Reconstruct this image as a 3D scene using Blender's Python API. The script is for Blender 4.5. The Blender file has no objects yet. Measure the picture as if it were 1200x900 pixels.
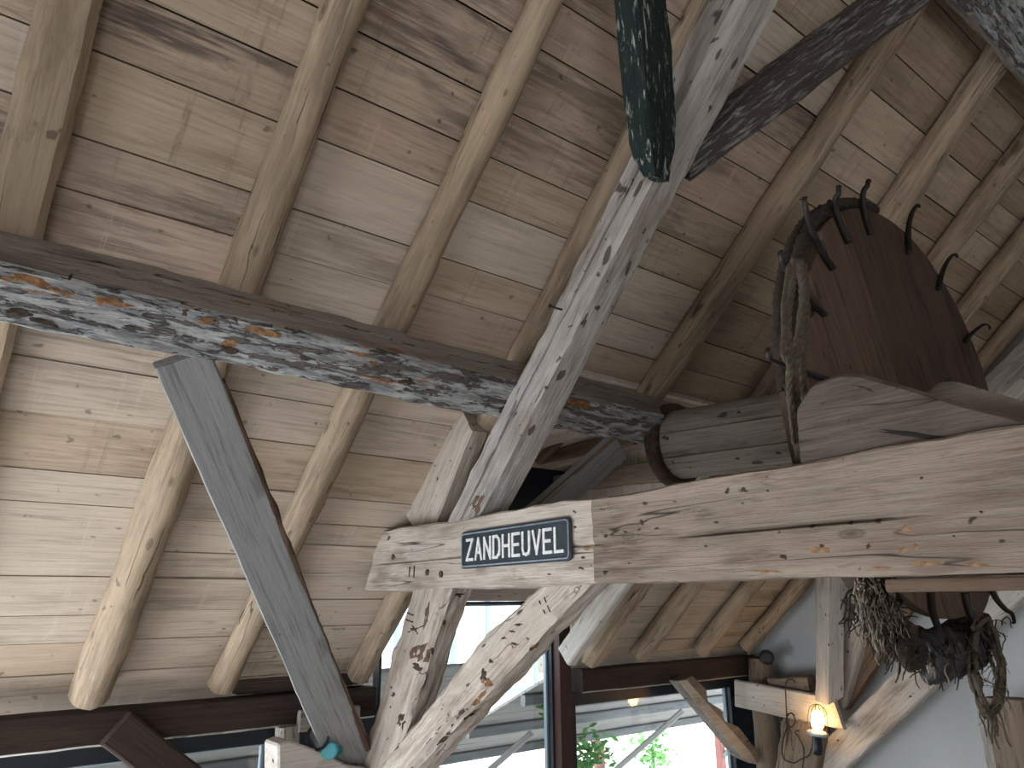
import bpy, bmesh, math, random
from mathutils import Vector, Matrix, noise as mnoise
random.seed(7)
C = bpy.context.scene.collection
V = Vector
rad = math.radians

# ------------------------------------------------------------------ camera, sky, lights, exposure
CAM = V((0, 0, 2.0))
YAW, PITCH, ROLL, FPX = rad(38.554), rad(16.31), rad(-.392), 870.0
F_ = V((math.sin(YAW)*math.cos(PITCH), math.cos(YAW)*math.cos(PITCH), math.sin(PITCH)))
R0 = V((math.cos(YAW), -math.sin(YAW), 0)); U0 = R0.cross(F_)
R_ = R0*math.cos(ROLL) + U0*math.sin(ROLL); U_ = -R0*math.sin(ROLL) + U0*math.cos(ROLL)
cd = bpy.data.cameras.new('camera'); cam = bpy.data.objects.new('camera', cd); C.objects.link(cam)
cd.sensor_width = 36; cd.lens = 36*FPX/1200; cd.clip_start = .05; cd.clip_end = 200
cam.matrix_world = Matrix(((R_.x, U_.x, -F_.x, CAM.x), (R_.y, U_.y, -F_.y, CAM.y), (R_.z, U_.z, -F_.z, CAM.z), (0, 0, 0, 1)))
bpy.context.scene.camera = cam

world = bpy.data.worlds.new('overcast_sky'); bpy.context.scene.world = world; world.use_nodes = True
bgn = world.node_tree.nodes['Background']; bgn.inputs[0].default_value = (.80, .90, 1, 1); bgn.inputs[1].default_value = 2.3
vs = bpy.context.scene.view_settings
vs.view_transform = 'Standard'; vs.look = 'None'; vs.gamma = 1; vs.exposure = 1.28; vs.use_curve_mapping = False

def area(name, loc, aim, sx, sy, power, col=(.90, .94, 1)):
    l = bpy.data.lights.new(name, 'AREA'); l.shape = 'RECTANGLE'; l.size = sx; l.size_y = sy; l.energy = power; l.color = col
    o = bpy.data.objects.new(name, l); C.objects.link(o); o.location = loc
    o.rotation_euler = (V(aim)-V(loc)).to_track_quat('-Z', 'Y').to_euler(); return o
sun = bpy.data.lights.new('sun', 'SUN'); sun.energy = 3; sun.angle = rad(1); sun.color = (1, .95, .88)
so_ = bpy.data.objects.new('sun', sun); C.objects.link(so_); so_.rotation_euler = V((.25, .62, -.80)).to_track_quat('-Z', 'Y').to_euler()
ZF = -0.9                                    # floor height (the camera stands 2.9 m above it)
area('fill_left_gable', (-3.85, 2.2, .5), (4, 3.2, 1.9), 4.5, 2.2, 62)  # added fill lamp out of view; the left gable wall is solid
area('daylight_eave_glass', (-1.25, 4.88, .1), (.6, 0, 2.2), 3.2, 1.6, 118)
area('fill_rear', (-1.8, -5.3, .3), (.3, 0, 3.6), 3.5, 1.8, 92)  # added fill lamp behind the camera; no glass is built there
area('fill_right_gable', (7.0, -3.2, .4), (5.0, 3.0, 1.0), 2.0, 2.0, 4)  # weak added fill lamp by the right gable, no window behind it

# ------------------------------------------------------------------ pixel -> point on a plane of the place
TH = rad(42.63)
RN = V((0, math.sin(TH), math.cos(TH)))      # roof normal (outward)
RD = V((0, math.cos(TH), -math.sin(TH)))     # down the slope
H = 3.0
def ray(x, y): return F_*FPX + R_*(x-600) + U_*(450-y)
def aX(x, y, X): d = ray(x, y); return CAM + d*(X/d.x)
def aY(x, y, Y): d = ray(x, y); return CAM + d*(Y/d.y)
def aR(x, y, off): d = ray(x, y); return CAM + d*((H-off)/RN.dot(d))
def roof(X, s, off): return CAM + V((X, 0, 0)) + RD*s + RN*(H-off)

# ------------------------------------------------------------------ materials
def newmat(name):
    m = bpy.data.materials.new(name); m.use_nodes = True; nt = m.node_tree; nt.nodes.clear()
    o = nt.nodes.new('ShaderNodeOutputMaterial'); b = nt.nodes.new('ShaderNodeBsdfPrincipled')
    nt.links.new(b.outputs[0], o.inputs[0]); return m, nt, b
def N(nt, t, **k):
    n = nt.nodes.new(t)
    for a, v in k.items(): setattr(n, a, v)
    return n
def noise_tex(nt, vec, scale, sc, detail=5, rough=.6, dist=0):
    mp = N(nt, 'ShaderNodeMapping'); mp.inputs['Scale'].default_value = sc; nt.links.new(vec, mp.inputs[0])
    n = N(nt, 'ShaderNodeTexNoise'); n.inputs['Scale'].default_value = scale; n.inputs['Detail'].default_value = detail
    n.inputs['Roughness'].default_value = rough; n.inputs['Distortion'].default_value = dist
    nt.links.new(mp.outputs[0], n.inputs['Vector']); return n.outputs[0]
def ramp(nt, fac, stops):
    r = N(nt, 'ShaderNodeValToRGB'); e = r.color_ramp.elements
    while len(e) > 1: e.remove(e[-1])
    e[0].position = stops[0][0]; e[0].color = (*stops[0][1], 1) if not isinstance(stops[0][1], (int, float)) else (stops[0][1],)*3+(1,)
    for p, c in stops[1:]:
        k = e.new(p); k.color = (*c, 1) if not isinstance(c, (int, float)) else (c, c, c, 1)
    nt.links.new(fac, r.inputs[0]); return r.outputs[0]
def mix(nt, fac, a, b, mode='MIX'):
    m = N(nt, 'ShaderNodeMix', data_type='RGBA', blend_type=mode)
    if isinstance(fac, (int, float)): m.inputs[0].default_value = fac
    else: nt.links.new(fac, m.inputs[0])
    for i, v in ((6, a), (7, b)):
        if isinstance(v, tuple): m.inputs[i].default_value = (*v, 1)
        else: nt.links.new(v, m.inputs[i])
    return m.outputs[2]
def mul(nt, a, b):
    m = N(nt, 'ShaderNodeMath', operation='MULTIPLY')
    for i, v in ((0, a), (1, b)):
        if isinstance(v, (int, float)): m.inputs[i].default_value = v
        else: nt.links.new(v, m.inputs[i])
    return m.outputs[0]

def wood(name, light, dark, stain=(.06, .04, .03), stain_at=.60, patch=None, patch_at=.6, paint=None, paint_at=.5, paint2=None,
         k=1.0, specks=.5, knots=0.0, bands=0.0, rough=.8, bump=.35, crack=.0, rust=None, rust_at=.66, clus=0., clus_at=.5, clus_col=(.09, .065, .055), holes=0.):
    m, nt, b = newmat(name)
    tc = N(nt, 'ShaderNodeTexCoord'); oi = N(nt, 'ShaderNodeObjectInfo')
    off = N(nt, 'ShaderNodeVectorMath', operation='MULTIPLY_ADD')
    cx = N(nt, 'ShaderNodeCombineXYZ')
    for i, s in enumerate((37., 61., 83.)): nt.links.new(mul(nt, oi.outputs['Random'], s), cx.inputs[i])
    off.inputs[1].default_value = (1, 1, 1)
    nt.links.new(tc.outputs['Object'], off.inputs[0]); nt.links.new(cx.outputs[0], off.inputs[2]); vec = off.outputs[0]
    n1 = noise_tex(nt, vec, 1.0*k, (.7, 7, 7), 6, .62, .6)
    col = ramp(nt, n1, [(.30, dark), (.50, tuple((a+c)/2 for a, c in zip(light, dark))), (.68, light)])
    big = noise_tex(nt, vec, .9*k, (1, 1.6, 1.6), 3)
    col = mix(nt, ramp(nt, big, [(.3, 0.0), (.75, .55)]), col, mix(nt, .5, dark, light), 'MIX')
    g = noise_tex(nt, vec, 1.0*k, (3.2, 75, 75), 5, .7)
    gr = ramp(nt, g, [(.32, .50), (.48, .92), (.68, 1.10)])
    col = mix(nt, .85, col, gr, 'MULTIPLY')
    if patch:
        p = noise_tex(nt, vec, 1.6*k, (.9, 3.5, 3.5), 6, .68)
        col = mix(nt, ramp(nt, p, [(patch_at, 0.), (patch_at+.10, .8)]), col, patch)
    s = noise_tex(nt, vec, 2.2*k, (1.6, 8, 8), 9, .78, .3)
    col = mix(nt, ramp(nt, s, [(stain_at, 0.), (stain_at+.10, .75)]), col, stain)
    if clus:
        ca_ = noise_tex(nt, vec, 1.0*k, (2.2, 30, 30), 8, .72)
        cb_ = noise_tex(nt, vec, 1.0*k, (1.1, 3.2, 3.2), 3, .6)
        cf = mul(nt, ramp(nt, ca_, [(.42, 0.), (.56, 1.)]), ramp(nt, cb_, [(clus_at, 0.), (clus_at+.10, clus)]))
        col = mix(nt, cf, col, clus_col)
        ws = noise_tex(nt, vec, 1.0*k, (.5, 1.1, 1.1), 4, .6)
        col = mix(nt, ramp(nt, ws, [(.35, .0), (.65, .35)]), col, tuple(min(1, c*1.25) for c in light))
    if paint:
        q = noise_tex(nt, vec, 1.5*k, (1.5, 8, 8), 10, .76, .4)
        pc = paint
        if paint2:
            q2 = noise_tex(nt, vec, 2.2*k, (1.5, 9, 9), 8, .74)
            pc = mix(nt, ramp(nt, q2, [(.44, 0.), (.54, 1.)]), paint, paint2)
        col = mix(nt, ramp(nt, q, [(paint_at, 0.), (paint_at+.03, 1.)]), col, pc)
        hq = ramp(nt, q, [(paint_at, 0.), (paint_at+.03, 1.)])
    if rust:
        rr = noise_tex(nt, vec, 1.4*k, (1.2, 6, 6), 7, .7)
        col = mix(nt, ramp(nt, rr, [(rust_at, 0.), (rust_at+.03, .9)]), col, rust)
    if crack:
        c1 = noise_tex(nt, vec, 1.0*k, (.35, 9, 9), 2, .4, .1)
        cr = ramp(nt, c1, [(.492, 0.), (.498, crack), (.502, crack), (.508, 0.)])
        c2 = noise_tex(nt, vec, 1.3, (1, 2, 2), 2)
        cr = mul(nt, cr, ramp(nt, c2, [(.47, 0.), (.52, 1.)]))
        col = mix(nt, cr, col, (.02, .014, .01))
    if specks:
        sp = noise_tex(nt, vec, 17*k, (.7, 1, 1), 2, .5)
        col = mix(nt, ramp(nt, sp, [(.70, 0.), (.735, specks)]), col, (.035, .022, .015))
    if holes:
        hs = noise_tex(nt, vec, 12*k, (.45, 1, 1), 1, .5)
        col = mix(nt, ramp(nt, hs, [(.715, 0.), (.74, holes)]), col, (.03, .02, .014))
    if knots:
        vo = N(nt, 'ShaderNodeTexVoronoi'); mp = N(nt, 'ShaderNodeMapping'); mp.inputs['Scale'].default_value = (2.6, 7, 7)
        nt.links.new(vec, mp.inputs[0]); nt.links.new(mp.outputs[0], vo.inputs['Vector']); vo.inputs['Scale'].default_value = 1
        kf = ramp(nt, vo.outputs['Distance'], [(.03, 1.), (.07, .5), (.09, .8), (.13, 0.)])
        col = mix(nt, mul(nt, kf, knots), col, tuple(c*.35 for c in dark))
    if bands:
        sx = N(nt, 'ShaderNodeSeparateXYZ'); nt.links.new(vec, sx.inputs[0])
        nb = N(nt, 'ShaderNodeTexNoise', noise_dimensions='1D'); nb.inputs['Detail'].default_value = 1; nb.inputs['Scale'].default_value = 5
        nt.links.new(sx.outputs[0], nb.inputs['W'])
        bf = ramp(nt, nb.outputs[0], [(.60, 0.), (.615, 1.), (.635, .25), (.66, .25), (.68, 1.), (.695, 0.)])
        bn = noise_tex(nt, vec, 9, (3, 1, 1), 4, .7)
        bf2 = mul(nt, bf, ramp(nt, bn, [(.40, .0), (.62, bands)]))
        col = mix(nt, bf2, col, tuple(min(1, c*1.18) for c in light) if bands < .5 else tuple(c*.5 for c in dark))
    nt.links.new(col, b.inputs['Base Color']); b.inputs['Roughness'].default_value = rough
    b.inputs['Specular IOR Level'].default_value = .25
    bp = N(nt, 'ShaderNodeBump'); bp.inputs['Strength'].default_value = bump; bp.inputs['Distance'].default_value = .02
    hh = mix(nt, .5, g if not paint else mix(nt, .6, g, hq), s)
    nt.links.new(hh, bp.inputs['Height']); nt.links.new(bp.outputs[0], b.inputs['Normal'])
    return m
def plain(name, col, rough=.6, metal=0., var=.0, scale=6, spec=.4, bump=0.):
    m, nt, b = newmat(name); b.inputs['Roughness'].default_value = rough; b.inputs['Metallic'].default_value = metal
    b.inputs['Specular IOR Level'].default_value = spec
    tc = N(nt, 'ShaderNodeTexCoord')
    n = noise_tex(nt, tc.outputs['Object'], scale, (1, 1, 1), 5, .6)
    c = ramp(nt, n, [(.3, tuple(x*(1-var) for x in col)), (.7, tuple(min(1, x*(1+var*.5)) for x in col))])
    nt.links.new(c, b.inputs['Base Color'])
    if bump:
        bp = N(nt, 'ShaderNodeBump'); bp.inputs['Strength'].default_value = bump; bp.inputs['Distance'].default_value = .01
        nt.links.new(n, bp.inputs['Height']); nt.links.new(bp.outputs[0], b.inputs['Normal'])
    return m

M = {}
M['board_pale'] = wood('board_pale_wood', (.53, .448, .362), (.375, .302, .235), clus=.55, clus_at=.53, clus_col=(.19, .145, .11), stain=(.17, .12, .085), stain_at=.66, bands=.45, specks=.5, patch=(.30, .23, .16), patch_at=.66, crack=.25, bump=.22)
M['board_tan'] = wood('board_tan_wood', (.485, .385, .285), (.34, .258, .185), clus=.6, clus_at=.51, clus_col=(.15, .105, .08), stain=(.11, .075, .05), stain_at=.66, bands=.6, specks=.5, patch=(.23, .16, .10), patch_at=.62, crack=.3, bump=.22)
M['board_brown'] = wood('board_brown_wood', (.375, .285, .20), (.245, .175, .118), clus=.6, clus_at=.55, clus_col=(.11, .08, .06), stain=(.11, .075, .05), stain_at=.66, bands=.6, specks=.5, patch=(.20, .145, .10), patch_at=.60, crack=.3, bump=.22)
M['board_pink'] = wood('board_rosy_wood', (.475, .365, .28), (.335, .245, .185), clus=.75, clus_at=.53, clus_col=(.12, .085, .072), stain=(.10, .07, .055), stain_at=.61, bands=.45, specks=.5, patch=(.20, .14, .11), patch_at=.60, crack=.3, bump=.22)
M['board_mould'] = wood('board_moulded_wood', (.44, .345, .26), (.31, .235, .175), clus=.95, clus_at=.43, clus_col=(.085, .062, .056), stain=(.085, .063, .053), stain_at=.56, bands=.6, specks=.6, patch=(.20, .145, .115), patch_at=.56, crack=.3, bump=.22)
M['log'] = wood('log_rafter_wood', (.425, .33, .232), (.245, .178, .118), clus=.85, clus_at=.43, clus_col=(.13, .095, .07), stain=(.16, .11, .075), stain_at=.64, knots=.8, crack=.85, specks=.5, patch=(.26, .19, .12), patch_at=.58, k=1.2, bump=.4)
M['log_old'] = wood('old_squared_rafter_wood', (.39, .305, .215), (.23, .172, .115), clus=.6, clus_at=.5, clus_col=(.12, .085, .06), stain=(.07, .045, .03), stain_at=.56, knots=.6, crack=.6, specks=.6, patch=(.15, .105, .07), patch_at=.55)
M['grey_oak'] = wood('weathered_grey_oak', (.47, .44, .41), (.27, .24, .215), clus=.7, clus_at=.48, clus_col=(.14, .115, .10), holes=.8, stain=(.09, .065, .05), stain_at=.58, specks=.8, knots=.35, crack=.7, patch=(.21, .165, .13), patch_at=.56, k=1.2, bump=.7)
M['pale_oak'] = wood('pale_weathered_oak', (.56, .50, .435), (.34, .285, .235), clus=.8, clus_at=.47, clus_col=(.17, .12, .09), holes=.9, stain=(.12, .08, .055), stain_at=.585, specks=.85, knots=.5, crack=.9, patch=(.32, .22, .15), patch_at=.6, k=1.3, bump=.8, rust=(.25, .13, .06), rust_at=.70)
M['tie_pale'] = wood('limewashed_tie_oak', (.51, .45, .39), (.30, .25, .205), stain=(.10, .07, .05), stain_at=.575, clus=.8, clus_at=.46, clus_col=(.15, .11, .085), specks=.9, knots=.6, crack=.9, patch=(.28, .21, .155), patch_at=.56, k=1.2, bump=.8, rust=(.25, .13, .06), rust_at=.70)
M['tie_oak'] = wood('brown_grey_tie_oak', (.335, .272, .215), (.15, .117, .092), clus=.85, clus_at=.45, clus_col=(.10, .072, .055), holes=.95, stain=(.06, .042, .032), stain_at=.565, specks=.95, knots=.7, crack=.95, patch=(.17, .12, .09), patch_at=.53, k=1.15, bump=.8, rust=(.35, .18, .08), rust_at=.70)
M['purlin_side'] = wood('purlin_bare_wood', (.37, .33, .30), (.19, .165, .145), clus=.6, clus_at=.5, clus_col=(.10, .08, .07), stain=(.035, .028, .024), stain_at=.54, specks=.5, crack=.95, patch=(.12, .095, .085), patch_at=.5, k=1.1, bump=1., rust=(.22, .10, .045), rust_at=.62)
M['purlin_paint'] = wood('purlin_chipped_paint', (.19, .16, .14), (.08, .065, .06), stain=(.04, .03, .028), stain_at=.6, paint=(.41, .415, .40), paint_at=.45, paint2=(.22, .228, .235), k=2.0, bump=1.2, specks=.7, crack=.3, rust=(.24, .125, .065), rust_at=.60)
M['strut_paint'] = wood('dark_strut_chipped_paint', (.11, .085, .075), (.055, .042, .038), paint=(.27, .265, .25), paint_at=.50, paint2=(.13, .12, .115), k=3.4, bump=1., specks=.3)
M['green_paint'] = wood('green_flaking_paint', (.016, .031, .028), (.007, .014, .013), stain=(.01, .015, .014), paint=(.34, .35, .31), paint_at=.552, k=3.6, bump=1., specks=.3, patch=(.07, .05, .04), patch_at=.62)
M['grey_paint'] = wood('grey_painted_board', (.27, .275, .275), (.225, .23, .23), stain=(.14, .13, .12), stain_at=.70, specks=.5, k=.8, bump=.25, rust=(.13, .06, .035), rust_at=.72)
M['brown_edge'] = wood('torn_brown_edge', (.13, .08, .052), (.06, .038, .026), k=1.5)
M['plate_wood'] = wood('dark_wall_plate_wood', (.075, .052, .042), (.035, .025, .022), stain=(.02, .015, .014), crack=.6, specks=.3, rust=(.16, .12, .10), rust_at=.72, k=1.1)
M['plate_white'] = wood('pale_wood_lit_edge', (.52, .49, .44), (.30, .27, .24), stain=(.07, .05, .04), stain_at=.53)  # pale wood; on the wall plate it paints the underside as lit
M['white_wash'] = wood('whitewashed_timber', (.60, .565, .52), (.41, .365, .32), clus=.7, clus_at=.5, clus_col=(.22, .16, .12), stain=(.17, .12, .09), stain_at=.61, specks=.9, crack=.5, k=1.2, patch=(.33, .26, .21), patch_at=.62, bump=.6)
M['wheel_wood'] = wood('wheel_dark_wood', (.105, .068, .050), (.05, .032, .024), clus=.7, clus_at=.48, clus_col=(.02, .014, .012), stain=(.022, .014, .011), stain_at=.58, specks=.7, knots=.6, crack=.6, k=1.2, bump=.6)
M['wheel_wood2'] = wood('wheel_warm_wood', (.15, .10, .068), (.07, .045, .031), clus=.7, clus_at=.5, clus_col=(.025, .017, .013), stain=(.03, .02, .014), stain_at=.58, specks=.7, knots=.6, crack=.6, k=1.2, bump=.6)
M['block_wood'] = wood('bearing_block_wood', (.14, .112, .092), (.06, .046, .038), clus=.8, clus_at=.45, clus_col=(.04, .028, .022), stain=(.035, .024, .02), stain_at=.56, specks=.6, knots=.4, crack=.95, k=1.4, bump=.7)
M['drum_wood'] = wood('drum_stave_wood', (.31, .27, .235), (.15, .122, .102), clus=.7, clus_at=.48, clus_col=(.06, .045, .038), holes=.8, stain=(.05, .038, .032), stain_at=.58, specks=.9, crack=.5, k=1.2, bump=.6)
M['brown_plank'] = wood('brown_plank_wood', (.22, .15, .10), (.12, .075, .05), k=1.2, crack=.4)
M['post_brown'] = wood('brown_post_wood', (.30, .235, .18), (.17, .12, .085), k=1.2, crack=.8, knots=.5)
M['lath'] = wood('dormer_board_wood', (.66, .58, .49), (.48, .40, .33), k=1.2, stain_at=.66, specks=.6, bump=.2)
M['dark'] = plain('dark_roofing_felt', (.012, .010, .009), .95)
M['iron'] = plain('old_black_iron', (.030, .025, .022), .55, .6, .4, 20, .5, .3)
M['steel'] = plain('dark_steel_frame', (.012, .017, .024), .4, .0, .1, 5, .4)
M['steel_lip'] = plain('grey_blue_frame_lip', (.30, .38, .45), .4)
M['rust_steel'] = plain('red_brown_mullion', (.055, .022, .018), .6, 0, .3, 15)
M['rope'] = wood('coarse_hemp_rope', (.27, .22, .165), (.13, .10, .075), k=9, bump=1., specks=0, stain_at=.62)
M['rope_dark'] = wood('dirty_hemp_rope', (.105, .078, .056), (.045, .033, .026), k=9, bump=1., specks=0)
M['straw'] = plain('loose_hemp_fibre', (.25, .205, .155), .9, 0, .35, 14)
M['leather'] = plain('dark_leather_pad', (.035, .034, .038), .55, 0, .5, 14, .5, .5)
M['plaster'] = plain('grey_white_plaster', (.52, .545, .55), .9, 0, .05, 1.2, .2, .15)
M['floor'] = wood('pale_floor_boards', (.46, .40, .33), (.34, .29, .23), k=.8, bump=.2)
M['sign'] = plain('sign_blue_black_enamel', (.020, .032, .044), .45, .1, .5, 18, .5, .2)
M['sign_line'] = plain('sign_worn_rim', (.20, .24, .27), .5, 0, .3, 30)
M['letter'] = plain('sign_letter_white', (.62, .63, .61), .6, 0, .25, 40)
M['tool_black'] = plain('tool_black_plastic', (.010, .013, .016), .35, 0, .1, 8, .5)
M['tool_teal'] = plain('tool_teal_plastic', (.012, .17, .21), .35, 0, .1, 8, .5)
M['tool_lens'] = plain('tool_pale_lens', (.08, .36, .42), .15, 0, .1, 8, .6)
M['tool_grey'] = plain('tool_blue_grey_ring', (.10, .16, .22), .3, 0, .1, 8, .5)
M['chrome'] = plain('bright_chrome', (.7, .75, .8), .15, .9)
M['rubber'] = plain('black_cable_rubber', (.012, .012, .013), .5)
M['groove'] = plain('dark_carved_groove', (.045, .03, .022), .9)
M['ext_wall'] = plain('outdoor_white_render', (.80, .82, .82), .9, 0, .05, 2)
M['ground'] = plain('outdoor_pale_paving', (.62, .60, .56), .9, 0, .12, 2)
M['ext_wood'] = wood('outdoor_bleached_boards', (.36, .34, .32), (.24, .22, .21), k=.8, bump=.2)
M['ext_batten'] = wood('outdoor_grey_batten', (.20, .20, .20), (.13, .13, .13), k=.8, bump=.2)
M['pink_post'] = plain('outdoor_faded_red_post', (.42, .17, .15), .8, 0, .2, 6)
M['leaf'] = plain('green_leaf', (.10, .30, .06), .6, 0, .4, 3)
M['ext_frame'] = plain('outdoor_grey_blue_frame', (.20, .27, .33), .6)
def glass_mat():
    m, nt, b = newmat('clear_window_glass'); nt.nodes.remove(b)
    t = N(nt, 'ShaderNodeBsdfTransparent'); t.inputs[0].default_value = (.95, .97, .97, 1)
    g = N(nt, 'ShaderNodeBsdfGlossy'); g.inputs['Roughness'].default_value = .03
    x = N(nt, 'ShaderNodeMixShader'); x.inputs[0].default_value = .06; nt.links.new(t.outputs[0], x.inputs[1]); nt.links.new(g.outputs[0], x.inputs[2])
    nt.links.new(x.outputs[0], [n for n in nt.nodes if n.type == 'OUTPUT_MATERIAL'][0].inputs[0]); return m
M['glass'] = glass_mat()
def emit_mat(name, col, s):
    m, nt, b = newmat(name); b.inputs['Base Color'].default_value = (*col, 1)
    b.inputs['Emission Color'].default_value = (*col, 1); b.inputs['Emission Strength'].default_value = s; return m
M['bulb'] = emit_mat('glowing_bulb', (1, .60, .22), 9)

# ------------------------------------------------------------------ helpers
def tag(o, label, cat, group=None):
    o['label'] = label; o['category'] = cat
    if group: o['group'] = group
    return o
def empty(name, loc, label=None, cat=None, group=None):
    o = bpy.data.objects.new(name, None); C.objects.link(o); o.location = loc; o.empty_display_size = .1
    if label: tag(o, label, cat, group)
    return o
def link(name, me, mat, parent=None, M4=None, smooth=False):
    o = bpy.data.objects.new(name, me); C.objects.link(o)
    for mm in (mat if isinstance(mat, (list, tuple)) else [mat]):
        if not me.materials or len(me.materials) < (len(mat) if isinstance(mat, (list, tuple)) else 1): me.materials.append(mm)
    if parent is not None:
        o.parent = parent
        o.matrix_parent_inverse = wm(parent).inverted()
    if M4 is not None: o.matrix_basis = M4
    if smooth:
        for p in me.polygons: p.use_smooth = True
    return o
def wm(o):
    m = o.matrix_basis.copy()
    if o.parent: m = wm(o.parent) @ o.matrix_parent_inverse @ m
    return m
def frame(P0, P1, up):
    x = (P1-P0).normalized(); y = V(up).cross(x).normalized(); z = x.cross(y)
    return Matrix(((x.x, y.x, z.x, P0.x), (x.y, y.y, z.y, P0.y), (x.z, y.z, z.z, P0.z), (0, 0, 0, 1)))
def sect_rect(w, h, ch, nside, groove=None, gwid=.009):
    """rounded-corner rectangle, points counter-clockwise; groove=(side, depth) cuts a V crack; sides 0=-y 1=-z 2=+y 3=+z"""
    a, b = w/2, h/2; cs = [(-a, b), (-a, -b), (a, -b), (a, b)]; pts = []
    for i in range(4):
        p, q = V(cs[i]), V(cs[(i+1) % 4]); d = (q-p).normalized(); p2, q2 = p+d*ch, q-d*ch
        for j in range(nside+1):
            t = j/nside; pt = p2.lerp(q2, t)
            if groove and groove[0] == i and j == nside//2+ (groove[2] if len(groove) > 2 else 0):
                nrm = V((-d.y, d.x))
                L = (q2-p2).length
                pts.append(pt - d*min(gwid, L/nside*.45)); pts.append(('g', pt, nrm*groove[1])); pts.append(pt + d*min(gwid, L/nside*.45)); continue
            pts.append(pt)
    return pts
def timber(name, P0, P1, w, h, mat, up=(0, 0, 1), label=None, cat='beam', group=None, parent=None, seg=.09, ch=.012, rough=.006,
           taper=1.0, bow=(0, 0), groove=None, sk0=(0, 0), sk1=(0, 0), seed=0, nside=4, round_=False, rlow=1.0, mat_fn=None, lumps=(), gfull=False):
    P0, P1 = V(P0), V(P1); L = (P1-P0).length; n = max(2, min(150, int(L/seg)))
    if round_:
        ns = 16; sec = [V((math.cos(-2*math.pi*i/ns)*w/2, math.sin(-2*math.pi*i/ns)*h/2)) for i in range(ns)]
    else: sec = sect_rect(w, h, ch, nside, groove)
    verts, faces = [], []; K = len(sec); so = V((seed*13.7+3.1, seed*7.3, seed*3.9))
    for i in range(n+1):
        t = i/n; k = 1+(taper-1)*t
        for lt, la, lw in lumps: k += la*math.exp(-((t-lt)/lw)**2)
        by = bow[0]*math.sin(math.pi*t); bz = bow[1]*math.sin(math.pi*t)
        gd = 1.0 if gfull else max(0., min(1., .5+2.5*mnoise.noise(V((t*L*1.3, seed*2.7, 8)))))
        for q in sec:
            if isinstance(q, tuple): q = q[1]+q[2]*gd
            y, z = q.x*k, q.y*k; x = t*L
            d = V((y, z)); r = d.length or 1
            lo = mnoise.noise(V((x*1.7, y*3, z*3))+so)*rough*2.2*rlow; hi = mnoise.noise(V((x*9, y*22, z*22))+so)*rough + mnoise.noise(V((x*26, y*70, z*70))+so)*rough*.45
            f = (r+lo+hi)/r; y, z = y*f+by, z*f+bz
            x += (1-t)*(sk0[0]*y+sk0[1]*z) if i == 0 else 0
            x += (sk1[0]*y+sk1[1]*z) if i == n else 0
            if i in (0, n): x += mnoise.noise(V((y*30, z*30, seed)))*rough
            verts.append((x, y, z))
    for i in range(n):
        for j in range(K):
            a, b = i*K+j, i*K+(j+1) % K; faces.append((a, a+K, b+K, b))
    faces.append(tuple(range(K))); faces.append(tuple(n*K+j for j in reversed(range(K))))
    me = bpy.data.meshes.new(name); me.from_pydata(verts, [], faces)
    bm = bmesh.new(); bm.from_mesh(me); bmesh.ops.recalc_face_normals(bm, faces=bm.faces); bm.to_mesh(me); bm.free()
    mats = mat if isinstance(mat, (list, tuple)) else [mat]
    for mm in mats: me.materials.append(mm)
    if mat_fn:
        for p in me.polygons: p.material_index = mat_fn(p.center/1.0, p.normal)
    me.polygons.foreach_set('use_smooth', [len(p.vertices) == 4 for p in me.polygons])
    try: me.set_sharp_from_angle(angle=rad(38))
    except Exception: pass
    o = bpy.data.objects.new(name, me); C.objects.link(o)
    m4 = frame(P0, P1, up)
    if parent is not None: o.parent = parent; o.matrix_parent_inverse = wm(parent).inverted()
    o.matrix_basis = m4
    if label: tag(o, label, cat, group)
    return o
def prism(name, pts, ext, mat, label=None, cat='beam', parent=None, bevel=.008, axis=None, group=None, kind=None, rough=0.0, origin=None):
    """extrude a polygon (world points) by the vector ext; local frame: X along `axis`"""
    pts = [V(p) for p in pts]; ext = V(ext)
    ax = V(axis).normalized() if axis else (pts[1]-pts[0]).normalized()
    z = ext.normalized(); ax = (ax - z*ax.dot(z)).normalized(); y = z.cross(ax); O = V(origin) if origin else pts[0]
    m4 = Matrix(((ax.x, y.x, z.x, O.x), (ax.y, y.y, z.y, O.y), (ax.z, y.z, z.z, O.z), (0, 0, 0, 1))); inv = m4.inverted()
    bm = bmesh.new()
    f = bm.faces.new([bm.verts.new(inv @ p) for p in pts])
    r = bmesh.ops.extrude_face_region(bm, geom=[f])
    bmesh.ops.translate(bm, vec=(0, 0, ext.length), verts=[v for v in r['geom'] if isinstance(v, bmesh.types.BMVert)])
    bmesh.ops.recalc_face_normals(bm, faces=bm.faces)
    if bevel: bmesh.ops.bevel(bm, geom=list(bm.edges), offset=bevel, segments=1, affect='EDGES', clamp_overlap=True)
    me = bpy.data.meshes.new(name); bm.to_mesh(me); bm.free(); me.materials.append(mat)
    o = bpy.data.objects.new(name, me); C.objects.link(o)
    if parent is not None: o.parent = parent; o.matrix_parent_inverse = wm(parent).inverted()
    o.matrix_basis = m4
    if label: tag(o, label, cat, group)
    if kind: o['kind'] = kind
    return o
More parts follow.
